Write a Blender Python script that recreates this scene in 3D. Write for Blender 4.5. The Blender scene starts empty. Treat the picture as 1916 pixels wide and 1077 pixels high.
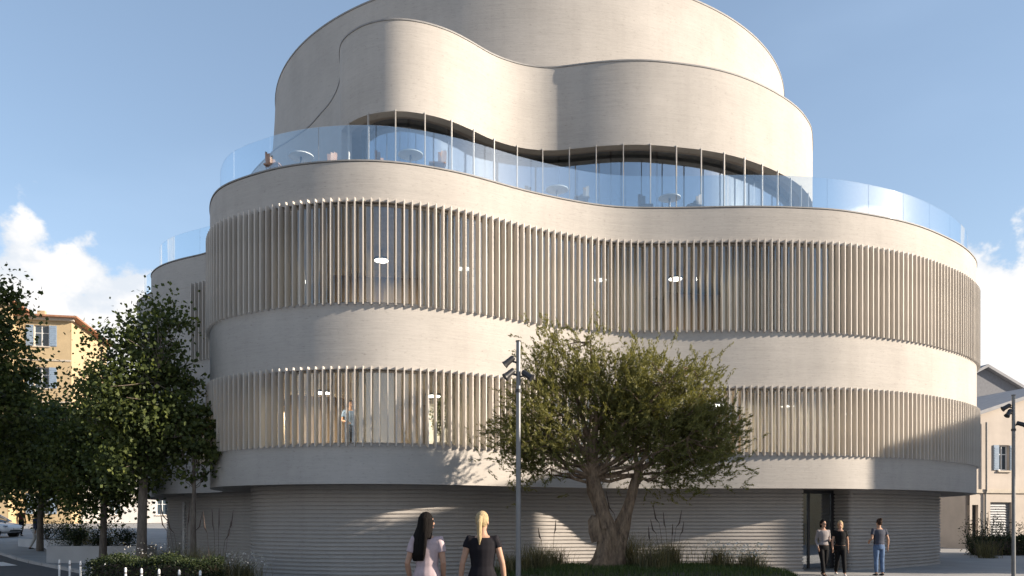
import bpy, bmesh, math, random
import numpy as np
from mathutils import Vector, Matrix, Euler
R = math.radians
random.seed(7); rng = np.random.default_rng(7)
scene = bpy.context.scene
C = scene.collection

# ------------------------------------------------------------------ camera
cam = bpy.data.cameras.new('camera'); camo = bpy.data.objects.new('camera', cam); C.objects.link(camo)
camo.location = (0, 0, 1.65); camo.rotation_euler = (R(90), 0, 0)
cam.sensor_width = 36; cam.lens = 36*1500/1916; cam.shift_y = 0.2252
cam.clip_start = 0.1; cam.clip_end = 2000
scene.camera = camo
# ------------------------------------------------------------------ light
SUN_EL, SUN_AZ = 19.0, 12.0            # azimuth: degrees from +X towards the camera
SUN = Vector((math.cos(R(SUN_AZ))*math.cos(R(SUN_EL)), -math.sin(R(SUN_AZ))*math.cos(R(SUN_EL)), math.sin(R(SUN_EL))))
sl = bpy.data.lights.new('sun', 'SUN'); slo = bpy.data.objects.new('sun', sl); C.objects.link(slo)
sl.energy = 5.0; sl.angle = R(0.55); sl.color = (1.0, 0.86, 0.70)
slo.rotation_euler = SUN.to_track_quat('Z', 'Y').to_euler(); slo.location = (60, -20, 40)
world = bpy.data.worlds.new('World'); scene.world = world; world.use_nodes = True
def build_world():
    nt = world.node_tree; N = nt.nodes; L = nt.links; N.clear()
    out = N.new('ShaderNodeOutputWorld'); bg = N.new('ShaderNodeBackground'); bg.inputs['Strength'].default_value = 0.09
    sky = N.new('ShaderNodeTexSky'); sky.sky_type = 'NISHITA'; sky.sun_disc = False
    sky.sun_elevation = R(SUN_EL); sky.sun_rotation = R(90+SUN_AZ)
    sky.air_density = 1.0; sky.dust_density = 0.6; sky.ozone_density = 1.0
    tc = N.new('ShaderNodeTexCoord'); sep = N.new('ShaderNodeSeparateXYZ')
    L.new(tc.outputs['Generated'], sep.inputs[0])
    def math_(op, a, b=None, clamp=False):
        m = N.new('ShaderNodeMath'); m.operation = op; m.use_clamp = clamp
        for i, v in enumerate((a, b)):
            if v is None: continue
            if isinstance(v, (int, float)): m.inputs[i].default_value = v
            else: L.new(v, m.inputs[i])
        return m.outputs[0]
    def noise(scale, detail, rough, zs=1.0, off=(0, 0, 0)):
        mp = N.new('ShaderNodeMapping'); mp.inputs['Scale'].default_value = (1, 1, zs); mp.inputs['Location'].default_value = off
        L.new(tc.outputs['Generated'], mp.inputs[0])
        n = N.new('ShaderNodeTexNoise'); n.inputs['Scale'].default_value = scale; n.inputs['Detail'].default_value = detail
        n.inputs['Roughness'].default_value = rough; L.new(mp.outputs[0], n.inputs[0]); return n.outputs[0]
    def ramp(v, a, b):
        r = N.new('ShaderNodeMapRange'); r.interpolation_type = 'SMOOTHSTEP'
        r.inputs[1].default_value = a; r.inputs[2].default_value = b; L.new(v, r.inputs[0]); return r.outputs[0]
    z = sep.outputs['Z']
    # cumulus bank: billowed noise, thinning out with height above the horizon
    big = noise(5.2, 7, 0.56, 1.25, (19.12, 18.96, 1.13)); fine = noise(17, 6, 0.6, 1.2, (1, 5, 2))
    dens = math_('ADD', math_('MULTIPLY', big, 1.0), math_('MULTIPLY', fine, 0.16))
    thr = math_('ADD', 0.105, math_('MULTIPLY', z, 1.70))
    d = math_('SUBTRACT', dens, thr)
    mask = ramp(d, 0.0, 0.055)
    up = noise(5.2, 6, 0.56, 1.25, (19.14, 18.96, 1.075)); shade = math_('SUBTRACT', big, up)
    lum = ramp(math_('ADD', shade, math_('MULTIPLY', fine, 0.10)), -0.03, 0.10)
    cc = N.new('ShaderNodeMix'); cc.data_type = 'RGBA'; cc.inputs['A'].default_value = (4.1, 4.4, 4.8, 1); cc.inputs['B'].default_value = (5.6, 5.5, 5.4, 1)
    L.new(lum, cc.inputs['Factor'])
    # thin high veil
    veil = ramp(noise(2.2, 4, 0.5, 3.0, (7, 1, 0)), 0.45, 0.85)
    v1 = N.new('ShaderNodeMix'); v1.data_type = 'RGBA'; v1.inputs['B'].default_value = (3.2, 4.2, 5.7, 1)
    hz = math_('MULTIPLY', math_('POWER', math_('SUBTRACT', 1.0, math_('ABSOLUTE', z)), 5.0), 0.42)
    L.new(math_('ADD', math_('ADD', math_('MULTIPLY', veil, 0.16), 0.20), hz, True), v1.inputs['Factor']); L.new(sky.outputs[0], v1.inputs['A'])
    mx = N.new('ShaderNodeMix'); mx.data_type = 'RGBA'
    L.new(mask, mx.inputs['Factor']); L.new(v1.outputs['Result'], mx.inputs['A']); L.new(cc.outputs['Result'], mx.inputs['B'])
    L.new(mx.outputs['Result'], bg.inputs['Color']); L.new(bg.outputs[0], out.inputs['Surface'])
build_world()
scene.view_settings.view_transform = 'Standard'; scene.view_settings.look = 'None'
scene.view_settings.exposure = 1.12; scene.view_settings.gamma = 1.0; scene.view_settings.use_curve_mapping = False
scene.cycles.max_bounces = 6; scene.cycles.transparent_max_bounces = 24; scene.cycles.caustics_reflective = False; scene.cycles.caustics_refractive = False
scene.cycles.sample_clamp_indirect = 6.0

# ------------------------------------------------------------------ materials
def new_mat(name):
    m = bpy.data.materials.new(name); m.use_nodes = True
    nt = m.node_tree; return m, nt, nt.nodes['Principled BSDF'], nt.nodes['Material Output']
def mapped_noise(nt, scale, detail=4, rough=0.55, sc=(1, 1, 1)):
    tc = nt.nodes.new('ShaderNodeTexCoord'); mp = nt.nodes.new('ShaderNodeMapping'); mp.inputs['Scale'].default_value = sc
    n = nt.nodes.new('ShaderNodeTexNoise'); n.inputs['Scale'].default_value = scale; n.inputs['Detail'].default_value = detail; n.inputs['Roughness'].default_value = rough
    nt.links.new(tc.outputs['Object'], mp.inputs[0]); nt.links.new(mp.outputs[0], n.inputs[0]); return n.outputs[0]
def rampnode(nt, fac, stops):
    r = nt.nodes.new('ShaderNodeValToRGB'); e = r.color_ramp.elements
    while len(e) < len(stops): e.new(0.5)
    for el, (p, c) in zip(e, stops): el.position = p; el.color = (*c, 1)
    nt.links.new(fac, r.inputs[0]); return r.outputs[0]
def mixc(nt, fac, a, b, mode='MIX'):
    m = nt.nodes.new('ShaderNodeMix'); m.data_type = 'RGBA'; m.blend_type = mode
    for sock, v in (('Factor', fac), ('A', a), ('B', b)):
        if isinstance(v, (int, float)): m.inputs[sock].default_value = v
        elif isinstance(v, tuple): m.inputs[sock].default_value = (*v, 1)
        else: nt.links.new(v, m.inputs[sock])
    return m.outputs['Result']
def bump(nt, p, h, strength=0.3, dist=0.02):
    b = nt.nodes.new('ShaderNodeBump'); b.inputs['Strength'].default_value = strength; b.inputs['Distance'].default_value = dist
    nt.links.new(h, b.inputs['Height']); nt.links.new(b.outputs[0], p.inputs['Normal'])
def plain(name, col, rough=0.6, metal=0.0, var=0.12, scale=6.0, bmp=0.0, sc=(1, 1, 1)):
    m, nt, p, o = new_mat(name)
    n = mapped_noise(nt, scale, 5, 0.6, sc)
    a = tuple(max(0, c*(1-var)) for c in col); b = tuple(min(1, c*(1+var)) for c in col)
    nt.links.new(rampnode(nt, n, [(0.3, a), (0.7, b)]), p.inputs['Base Color'])
    p.inputs['Roughness'].default_value = rough; p.inputs['Metallic'].default_value = metal
    if bmp: bump(nt, p, n, bmp, 0.01)
    return m
def concrete(name, base, dark, streak=0.5):
    m, nt, p, o = new_mat(name)
    boards = mapped_noise(nt, 1.0, 4, 0.65, (0.55, 0.55, 15))
    fineb = mapped_noise(nt, 1.0, 6, 0.7, (3.0, 3.0, 48))
    blot = mapped_noise(nt, 0.45, 5, 0.6)
    speck = mapped_noise(nt, 9, 5, 0.7, (1, 1, 2.5))
    c1 = rampnode(nt, boards, [(0.25, dark), (0.62, base)])
    c2 = mixc(nt, 0.62*streak, c1, rampnode(nt, fineb, [(0.3, tuple(c*0.62 for c in base)), (0.6, tuple(min(1, c*1.1) for c in base))]))
    c3 = mixc(nt, 0.42, c2, rampnode(nt, blot, [(0.3, tuple(c*0.72 for c in base)), (0.7, tuple(min(1, c*1.12) for c in base))]))
    pits = rampnode(nt, speck, [(0.28, (0.55, 0.54, 0.52)), (0.43, (1, 1, 1))])
    c4 = mixc(nt, 0.6, c3, pits, 'MULTIPLY')
    drip = mapped_noise(nt, 1.0, 5, 0.65, (2.6, 2.6, 0.22)); c4 = mixc(nt, 0.16, c4, rampnode(nt, drip, [(0.30, (0.66, 0.65, 0.64)), (0.55, (1, 1, 1))]), 'MULTIPLY')
    nt.links.new(c4, p.inputs['Base Color']); p.inputs['Roughness'].default_value = 0.85
    p.inputs['Specular IOR Level'].default_value = 0.25
    add = nt.nodes.new('ShaderNodeMath'); add.operation = 'ADD'; nt.links.new(boards, add.inputs[0]); nt.links.new(fineb, add.inputs[1])
    bump(nt, p, add.outputs[0], 0.35, 0.012)
    return m
def glass(name, tint=(0.86, 0.92, 0.95), refl=0.10, gl=(0.9, 0.95, 1.0)):
    m, nt, p, o = new_mat(name); nt.nodes.remove(p)
    t = nt.nodes.new('ShaderNodeBsdfTransparent'); t.inputs[0].default_value = (*tint, 1)
    g = nt.nodes.new('ShaderNodeBsdfGlossy'); g.inputs['Roughness'].default_value = 0.02; g.inputs[0].default_value = (*gl, 1)
    f = nt.nodes.new('ShaderNodeLayerWeight'); f.inputs[0].default_value = 0.5
    w = nt.nodes.new('ShaderNodeMath'); w.operation = 'POWER'; w.inputs[1].default_value = 4.0; nt.links.new(f.outputs['Facing'], w.inputs[0])
    a = nt.nodes.new('ShaderNodeMath'); a.operation = 'MULTIPLY_ADD'; a.inputs[1].default_value = 0.75*(1-refl); a.inputs[2].default_value = refl; a.use_clamp = True
    nt.links.new(w.outputs[0], a.inputs[0])
    mx = nt.nodes.new('ShaderNodeMixShader'); nt.links.new(a.outputs[0], mx.inputs[0]); nt.links.new(t.outputs[0], mx.inputs[1]); nt.links.new(g.outputs[0], mx.inputs[2])
    nt.links.new(mx.outputs[0], o.inputs['Surface']); return m
def emit(name, col, s):
    m, nt, p, o = new_mat(name)
    p.inputs['Base Color'].default_value = (*col, 1); p.inputs['Emission Color'].default_value = (*col, 1); p.inputs['Emission Strength'].default_value = s
    return m
def leafmat(name, dark, mid, light, trans=0.3):
    m, nt, p, o = new_mat(name)
    at = nt.nodes.new('ShaderNodeAttribute'); at.attribute_name = 'tint'
    col = rampnode(nt, at.outputs['Fac'], [(0.0, dark), (0.55, mid), (1.0, light)])
    nt.links.new(col, p.inputs['Base Color']); p.inputs['Roughness'].default_value = 0.55; p.inputs['Specular IOR Level'].default_value = 0.3
    tr = nt.nodes.new('ShaderNodeBsdfTranslucent'); nt.links.new(mixc(nt, 1.0, col, (1.15, 1.1, 0.6), 'MULTIPLY'), tr.inputs[0])
    mx = nt.nodes.new('ShaderNodeMixShader'); mx.inputs[0].default_value = trans
    nt.links.new(p.outputs[0], mx.inputs[1]); nt.links.new(tr.outputs[0], mx.inputs[2]); nt.links.new(mx.outputs[0], o.inputs['Surface'])
    return m
def barkmat(name, a, b):
    m, nt, p, o = new_mat(name)
    n = mapped_noise(nt, 4, 8, 0.7, (3, 3, 0.8)); nt.links.new(rampnode(nt, n, [(0.3, a), (0.7, b)]), p.inputs['Base Color'])
    p.inputs['Roughness'].default_value = 0.9; bump(nt, p, n, 0.8, 0.05); return m
M = {}
M['concrete'] = concrete('board_marked_concrete', (0.43, 0.405, 0.374), (0.36, 0.34, 0.316))
M['rib'] = concrete('ribbed_concrete', (0.42, 0.395, 0.37), (0.37, 0.35, 0.33), 0.4)
M['fin'] = plain('anodised_fin', (0.56, 0.52, 0.468), 0.6, 0.0, 0.12, 1.3, sc=(4, 4, 0.6))
def _fin_tone():
    nt = M['fin'].node_tree; p = nt.nodes['Principled BSDF']; src = p.inputs['Base Color'].links[0].from_socket
    oi = nt.nodes.new('ShaderNodeObjectInfo'); nt.links.new(mixc(nt, 1.0, src, rampnode(nt, oi.outputs['Random'], [(0.0, (0.84, 0.83, 0.82)), (1.0, (1.0, 1.0, 1.0))]), 'MULTIPLY'), p.inputs['Base Color'])
_fin_tone()
M['coping'] = plain('coping_metal', (0.24, 0.235, 0.23), 0.7, 0.0)
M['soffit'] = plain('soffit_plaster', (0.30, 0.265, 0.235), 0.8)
M['glass'] = glass('window_glass', (0.88, 0.91, 0.92), 0.10)
M['topglass'] = glass('tinted_glass', (0.66, 0.72, 0.78), 0.34)
M['doorglass'] = glass('door_glass', (0.80, 0.83, 0.85), 0.26)
M['railglass'] = glass('balustrade_glass', (0.86, 0.91, 0.94), 0.20, (0.96, 0.98, 1))
M['inner'] = plain('interior_wall', (0.58, 0.50, 0.40), 0.8, 0, 0.2, 0.5)
m_, nt_, p_, o_ = new_mat('added_sheer_curtain'); p_.inputs['Base Color'].default_value = (0.72, 0.68, 0.62, 1); p_.inputs['Roughness'].default_value = 0.9
tr_ = nt_.nodes.new('ShaderNodeBsdfTranslucent'); tr_.inputs[0].default_value = (0.70, 0.65, 0.58, 1); tp_ = nt_.nodes.new('ShaderNodeBsdfTransparent')
mx_ = nt_.nodes.new('ShaderNodeMixShader'); mx_.inputs[0].default_value = 0.4; nt_.links.new(p_.outputs[0], mx_.inputs[1]); nt_.links.new(tr_.outputs[0], mx_.inputs[2])
my_ = nt_.nodes.new('ShaderNodeMixShader'); my_.inputs[0].default_value = 0.38; nt_.links.new(mx_.outputs[0], my_.inputs[1]); nt_.links.new(tp_.outputs[0], my_.inputs[2]); nt_.links.new(my_.outputs[0], o_.inputs['Surface']); M['sheer'] = m_
M['innerdark'] = plain('interior_timber', (0.30, 0.22, 0.155), 0.6, 0, 0.25, 1.0, sc=(6, 6, 0.5))
M['ceil'] = plain('interior_ceiling', (0.55, 0.52, 0.48), 0.8)
M['ifloor'] = plain('interior_floor', (0.34, 0.29, 0.24), 0.5)
M['terrace'] = plain('terrace_paving', (0.45, 0.42, 0.38), 0.8)
M['post'] = plain('pale_post', (0.42, 0.40, 0.37), 0.5)
M['darkframe'] = plain('dark_frame', (0.035, 0.035, 0.04), 0.4, 0.3)
M['lamp'] = emit('lamp_disc', (1.0, 0.93, 0.80), 6.0)
M['white'] = plain('white_paint', (0.74, 0.74, 0.73), 0.5)
M['steel'] = plain('galvanised_steel', (0.17, 0.175, 0.18), 0.45, 0.7, 0.15, 3)
M['black'] = plain('black_metal', (0.02, 0.02, 0.022), 0.45)
M['bark'] = barkmat('tree_bark', (0.07, 0.055, 0.045), (0.20, 0.165, 0.13))
M['obark'] = barkmat('olive_bark', (0.035, 0.022, 0.015), (0.31, 0.215, 0.135))
M['leaf'] = leafmat('plane_leaves', (0.036, 0.050, 0.018), (0.085, 0.112, 0.036), (0.18, 0.20, 0.06), 0.45)
M['olive'] = leafmat('olive_leaves', (0.075, 0.080, 0.026), (0.175, 0.172, 0.052), (0.32, 0.30, 0.12), 0.4)
M['hedge'] = leafmat('hedge_leaves', (0.012, 0.020, 0.008), (0.025, 0.040, 0.013), (0.055, 0.07, 0.024), 0.2)
M['grassb'] = leafmat('grass_blades', (0.055, 0.062, 0.03), (0.14, 0.13, 0.065), (0.28, 0.235, 0.13), 0.35)
M['turf'] = leafmat('turf_blades', (0.03, 0.052, 0.014), (0.062, 0.098, 0.026), (0.12, 0.155, 0.05), 0.4)
M['flower'] = leafmat('pale_flowers', (0.45, 0.44, 0.42), (0.6, 0.58, 0.56), (0.75, 0.72, 0.72), 0.3)
M['spike'] = plain('plant_spike', (0.07, 0.05, 0.04), 0.8)
M['soil'] = plain('soil', (0.07, 0.055, 0.04), 0.95, 0, 0.3, 5, 0.5)

# ------------------------------------------------------------------ helpers
def tag(o, label=None, cat=None, group=None, kind=None):
    if label: o['label'] = label
    if cat: o['category'] = cat
    if group: o['group'] = group
    if kind: o['kind'] = kind
    return o
def empty(name, loc=(0, 0, 0), rz=0, label=None, cat=None, group=None):
    o = bpy.data.objects.new(name, None); C.objects.link(o); o.location = loc; o.rotation_euler = (0, 0, rz); o.empty_display_size = 0.2
    return tag(o, label, cat, group)
def link(name, me, mat=None, parent=None, loc=(0, 0, 0), rot=(0, 0, 0)):
    if mat is not None and not me.materials: me.materials.append(M[mat] if isinstance(mat, str) else mat)
    o = bpy.data.objects.new(name, me); C.objects.link(o); o.parent = parent; o.location = loc; o.rotation_euler = rot; return o
def mesh(name, v, f, smooth=None, recalc=True):
    me = bpy.data.meshes.new(name); me.from_pydata([tuple(map(float, p)) for p in v], [], [tuple(map(int, q)) for q in f])
    if recalc:
        bm = bmesh.new(); bm.from_mesh(me); bmesh.ops.recalc_face_normals(bm, faces=bm.faces); bm.to_mesh(me); bm.free()
    if smooth is not None:
        me.shade_smooth()
        if smooth < 180: me.set_sharp_from_angle(angle=R(smooth))
    return me
class MB:
    def __init__(s): s.v = []; s.f = []
    def add(s, v, f):
        n = len(s.v); s.v += [tuple(p) for p in v]; s.f += [tuple(i+n for i in q) for q in f]; return s
    def box(s, a, b):
        (x0, y0, z0), (x1, y1, z1) = a, b
        return s.add([(x0, y0, z0), (x1, y0, z0), (x1, y1, z0), (x0, y1, z0), (x0, y0, z1), (x1, y0, z1), (x1, y1, z1), (x0, y1, z1)],
                     [(0, 3, 2, 1), (4, 5, 6, 7), (0, 1, 5, 4), (1, 2, 6, 5), (2, 3, 7, 6), (3, 0, 4, 7)])
    def tube(s, pts, rad, n=8, cap=True, flat=None):
        """rings along a polyline; rad: number, list, or list of (rx, ry); flat: reference side direction"""
        pts = [Vector(p) for p in pts]; m = len(pts)
        if isinstance(rad, (int, float)): rad = [rad]*m
        ref = Vector(flat) if flat else None; vs = []
        for i, p in enumerate(pts):
            t = (pts[min(i+1, m-1)]-pts[max(i-1, 0)]).normalized()
            if ref is None: ref = Vector((1, 0, 0)) if abs(t.x) < 0.8 else Vector((0, 1, 0))
            u = (ref - t*ref.dot(t)).normalized(); w = t.cross(u)
            if not flat: ref = u
            r = rad[i]; rx, ry = (r, r) if isinstance(r, (int, float)) else r
            for k in range(n):
                a = 2*math.pi*k/n; vs.append(p+u*(rx*math.cos(a))+w*(ry*math.sin(a)))
        fs = [(i*n+k, i*n+(k+1) % n, (i+1)*n+(k+1) % n, (i+1)*n+k) for i in range(m-1) for k in range(n)]
        if cap: fs += [tuple(range(n-1, -1, -1)), tuple((m-1)*n+k for k in range(n))]
        return s.add(vs, fs)
    def ball(s, c, r, nu=10, nv=7):
        rx, ry, rz = (r, r, r) if isinstance(r, (int, float)) else r
        vs = [(c[0], c[1], c[2]-rz)]
        for j in range(1, nv):
            t = math.pi*j/nv
            for k in range(nu):
                a = 2*math.pi*k/nu; vs.append((c[0]+rx*math.sin(t)*math.cos(a), c[1]+ry*math.sin(t)*math.sin(a), c[2]-rz*math.cos(t)))
        vs.append((c[0], c[1], c[2]+rz)); L = len(vs)-1; fs = []
        for k in range(nu): fs.append((0, 1+(k+1) % nu, 1+k)); fs.append((L, L-nu+k, L-nu+(k+1) % nu))
        for j in range(nv-2):
            for k in range(nu): fs.append((1+j*nu+k, 1+j*nu+(k+1) % nu, 1+(j+1)*nu+(k+1) % nu, 1+(j+1)*nu+k))
        return s.add(vs, fs)
    def mesh(s, name, smooth=None): return mesh(name, s.v, s.f, smooth)
    def obj(s, name, mat, parent=None, loc=(0, 0, 0), rot=(0, 0, 0), smooth=None): return link(name, s.mesh(name, smooth), mat, parent, loc, rot)
def box(name, a, b, mat, parent=None): return MB().box(a, b).obj(name, mat, parent)

# plan curves ---------------------------------------------------------------
def spline(pts, step=0.12, smooth=40, closed=True):
    P = np.array(pts, float); n = len(P); out = []
    for i in range(n if closed else n-1):
        if closed: p0, p1, p2, p3 = P[(i-1) % n], P[i], P[(i+1) % n], P[(i+2) % n]
        else: p0, p1, p2, p3 = P[max(i-1, 0)], P[i], P[i+1], P[min(i+2, n-1)]
        t = np.linspace(0, 1, 24, endpoint=False)[:, None]
        out.append(0.5*((2*p1)+(-p0+p2)*t+(2*p0-5*p1+4*p2-p3)*t**2+(-p0+3*p1-3*p2+p3)*t**3))
    Q = np.concatenate(out)
    def resample(Q):
        E = np.vstack([Q, Q[:1]]); d = np.r_[0, np.cumsum(np.linalg.norm(np.diff(E, axis=0), axis=1))]
        m = int(d[-1]/step); s = np.linspace(0, d[-1], m, endpoint=False)
        return np.c_[np.interp(s, d, E[:, 0]), np.interp(s, d, E[:, 1])]
    Q = resample(Q)
    for _ in range(smooth): Q = 0.25*np.roll(Q, 1, 0)+0.5*Q+0.25*np.roll(Q, -1, 0)
    return resample(Q)
def normals(Q, closed=True):
    if closed: t = np.roll(Q, -1, 0)-np.roll(Q, 1, 0)
    else: t = np.gradient(Q, axis=0)
    t /= np.linalg.norm(t, axis=1)[:, None]+1e-9
    return np.c_[t[:, 1], -t[:, 0]]
def loft(Q, prof, closed=True, ring=True, nrm=None):
    """prof: list of (offset, z) or (offset, z-array); ring closes the profile into a solid"""
    Nn = normals(Q, closed) if nrm is None else nrm; m = len(Q); k = len(prof); V = np.zeros((m, k, 3))
    for j, (o, z) in enumerate(prof):
        V[:, j, :2] = Q+Nn*np.asarray(o).reshape(-1, 1) if np.ndim(o) else Q+Nn*o
        V[:, j, 2] = z
    F = []
    for i in range(m if closed else m-1):
        a, b = i*k, ((i+1) % m)*k
        for j in range(k if ring else k-1):
            j2 = (j+1) % k; F.append((a+j, b+j, b+j2, a+j2))
    if not closed and ring: F += [tuple(range(k)), tuple((m-1)*k+j for j in range(k-1, -1, -1))]
    return V.reshape(-1, 3), F
def plate(Q, z0, z1):
    m = len(Q); V = [(x, y, z0) for x, y in Q]+[(x, y, z1) for x, y in Q]
    F = [tuple(range(m-1, -1, -1)), tuple(range(m, 2*m))]+[(i, (i+1) % m, m+(i+1) % m, m+i) for i in range(m)]
    return V, F
def nearest(Q, p): return int(np.argmin(((Q-np.array(p))**2).sum(1)))
def cyc(i, j, n): return np.arange(i, i+((j-i) % n)+1) % n

# ================================================================== SETTING
def ground():
    m, nt, p, o = new_mat('pale_paving')
    tc = nt.nodes.new('ShaderNodeTexCoord')
    br = nt.nodes.new('ShaderNodeTexBrick'); br.inputs['Scale'].default_value = 1.0; br.inputs['Brick Width'].default_value = 1.2; br.inputs['Row Height'].default_value = 0.6
    br.inputs['Mortar Size'].default_value = 0.008; br.inputs['Color1'].default_value = (0.31, 0.305, 0.295, 1); br.inputs['Color2'].default_value = (0.27, 0.265, 0.255, 1); br.inputs['Mortar'].default_value = (0.16, 0.16, 0.155, 1)
    nt.links.new(tc.outputs['Object'], br.inputs[0])
    n = mapped_noise(nt, 0.7, 6, 0.65); c = mixc(nt, 0.5, br.outputs[0], rampnode(nt, n, [(0.3, (0.20, 0.195, 0.19)), (0.7, (0.35, 0.34, 0.325))]))
    nt.links.new(c, p.inputs['Base Color']); p.inputs['Roughness'].default_value = 0.85; M['paving'] = m
    # one sheet to the horizon, rising gently up the side street at the far left
    xs = np.r_[-900, -300, np.linspace(-120, 60, 61), 300, 900]; ys = np.r_[-600, -100, np.linspace(-30, 130, 65), 400, 1500]
    X, Y = np.meshgrid(xs, ys); Z = gz(X, Y)
    V = np.c_[X.ravel(), Y.ravel(), Z.ravel()]; nx = len(xs)
    F = [(j*nx+i, j*nx+i+1, (j+1)*nx+i+1, (j+1)*nx+i) for j in range(len(ys)-1) for i in range(nx-1)]
    tag(link('ground', mesh('ground', V, F, 180), 'paving'), 'pale stone paving around the building', kind='structure')
def gz(X, Y):
    X = np.asarray(X, float); Y = np.asarray(Y, float)
    return np.clip((Y-30)/30, 0, 1.3)*np.clip((-X-13)/8, 0, 1)*0.9
ground()
# road with kerb and zebra crossing at the near left corner
M['asphalt'] = plain('asphalt', (0.055, 0.055, 0.058), 0.9, 0, 0.25, 3, 0.3)
def road():
    A = Vector((-31.0, 44.5, 0)); B = Vector((2.5, 6.5, 0)); d = (B-A).normalized(); s = Vector((-d.y, d.x, 0))*-1
    if s.y > 0: s = -s                      # road lies on the camera side of the kerb
    A2 = A-d*2; W = 8.0
    a, b, c, e = A2, B, B+s*W, A2+s*W
    nseg = 24; V = []; F = []
    for i in range(nseg+1):
        for q in (A2.lerp(B, i/nseg), (A2+s*W).lerp(B+s*W, i/nseg)):
            V.append((q.x, q.y, float(gz(q.x, q.y))+0.004))
    F = [(2*i, 2*i+1, 2*i+3, 2*i+2) for i in range(nseg)]
    tag(link('road', mesh('road', V, F), 'asphalt'), 'dark asphalt road at the near left corner', kind='structure')
    k = MB()
    for i in range(nseg):
        p = A2.lerp(B, i/nseg); q = A2.lerp(B, (i+1)/nseg-0.002)
        z0, z1 = float(gz(p.x, p.y)), float(gz(q.x, q.y)); u = -s*0.16
        P = [p, q, q+u, p+u]; zz = [z0, z1, z1, z0]
        k.add([(v.x, v.y, z-0.05) for v, z in zip(P, zz)]+[(v.x, v.y, z+0.10) for v, z in zip(P, zz)],
              [(0, 3, 2, 1), (4, 5, 6, 7), (0, 1, 5, 4), (1, 2, 6, 5), (2, 3, 7, 6), (3, 0, 4, 7)])
    tag(k.obj('kerb', 'rib'), 'stone kerb along the road', kind='structure')
    st = []
    for i in range(6):
        c0 = A.lerp(B, 0.36)+s*(0.6+i*1.0); z = 0.012
        P = [c0, c0+d*3.2, c0+d*3.2+s*0.5, c0+s*0.5]
        o = link('crossing_stripe', mesh('crossing_stripe', [(v.x, v.y, float(gz(v.x, v.y))+z) for v in P], [(0, 1, 2, 3)]), 'white')
        st.append(o)
    root = bpy.data.objects.new('crosswalk', None); C.objects.link(root); tag(root, 'white zebra crossing stripes on the road', kind='structure')
    for o in st: o.parent = root
road()

# ================================================================== MAIN BUILDING
TERR = [(-8.93, 23.7), (-8.3, 22.6), (-7.4, 21.85), (-5.7, 21.0), (-3.57, 20.75), (-1.54, 21.4), (0.64, 22.8), (2.79, 23.76), (4.64, 23.9), (7.0, 23.8), (8.66, 23.9), (10.1, 24.15),
        (12.4, 25.1), (14.3, 26.4), (15.8, 27.75), (17.1, 29.5), (17.9, 32), (18.0, 36), (17, 43), (12.8, 50), (5, 54), (-4, 54), (-11.5, 52), (-16.3, 46), (-17.3, 41),
        (-17.0, 37.2), (-16.55, 35.6), (-16.0, 34.2), (-15.2, 33.3), (-14.5, 32.5), (-14.1, 31.6), (-13.75, 30.5), (-12.9, 29.4), (-11.8, 28.6), (-10.7, 28.0), (-9.85, 27.2), (-9.5, 26.2), (-9.35, 25.0)]
L4 = [(-9.6, 31.9), (-8.6, 30.85), (-7.6, 29.8), (-6.9, 28.8), (-6.3, 27.9), (-5.8, 26.85), (-5.54, 25.9), (-5.38, 25.0), (-5.18, 24.4), (-4.76, 23.9), (-4.2, 23.5), (-3.4, 23.3), (-2.63, 23.45), (-1.88, 23.85),
      (-1.27, 24.4), (-0.64, 25.05), (0.03, 25.5), (0.72, 25.75), (1.41, 25.8), (2.09, 25.65), (2.92, 25.48), (3.76, 25.4), (4.62, 25.45), (5.86, 25.7), (6.8, 26.0), (7.8, 26.5), (8.95, 27.3), (10.0, 28.25), (10.75, 29.2),
      (11.3, 30.2), (12.1, 32.5), (12.9, 36.5), (12.6, 43), (8, 49), (0.7, 51.2), (-6.5, 49.2), (-11.4, 44), (-12.2, 39), (-11.6, 35)]
T = spline(TERR, 0.12, 14); TN = normals(T); U = spline(L4, 0.10, 8); UN = normals(U)
Z_SOF, Z_B1, Z_F1, Z_B2, Z_F2, Z_T = 2.55, 3.58, 5.52, 7.24, 9.86, 10.90
Z_L4B, Z_L4T, Z_TOP = 13.50, 16.15, 19.95
bld = empty('curved_building', (0, 25, 0), 0, 'pale concrete building of stacked curving bands with vertical beige fins and glass-railed terrace', 'building')
BINV = Matrix.Translation((0, -25, 0))
def bpart(name, v, f, mat, smooth=35, parent=None):
    v = np.asarray(v, float)-np.array([0, 25, 0]) if parent is None else np.asarray(v, float)-np.array([0, 25, 0])
    return link(name, mesh(name, v, f, smooth), mat, parent or bld)
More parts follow.
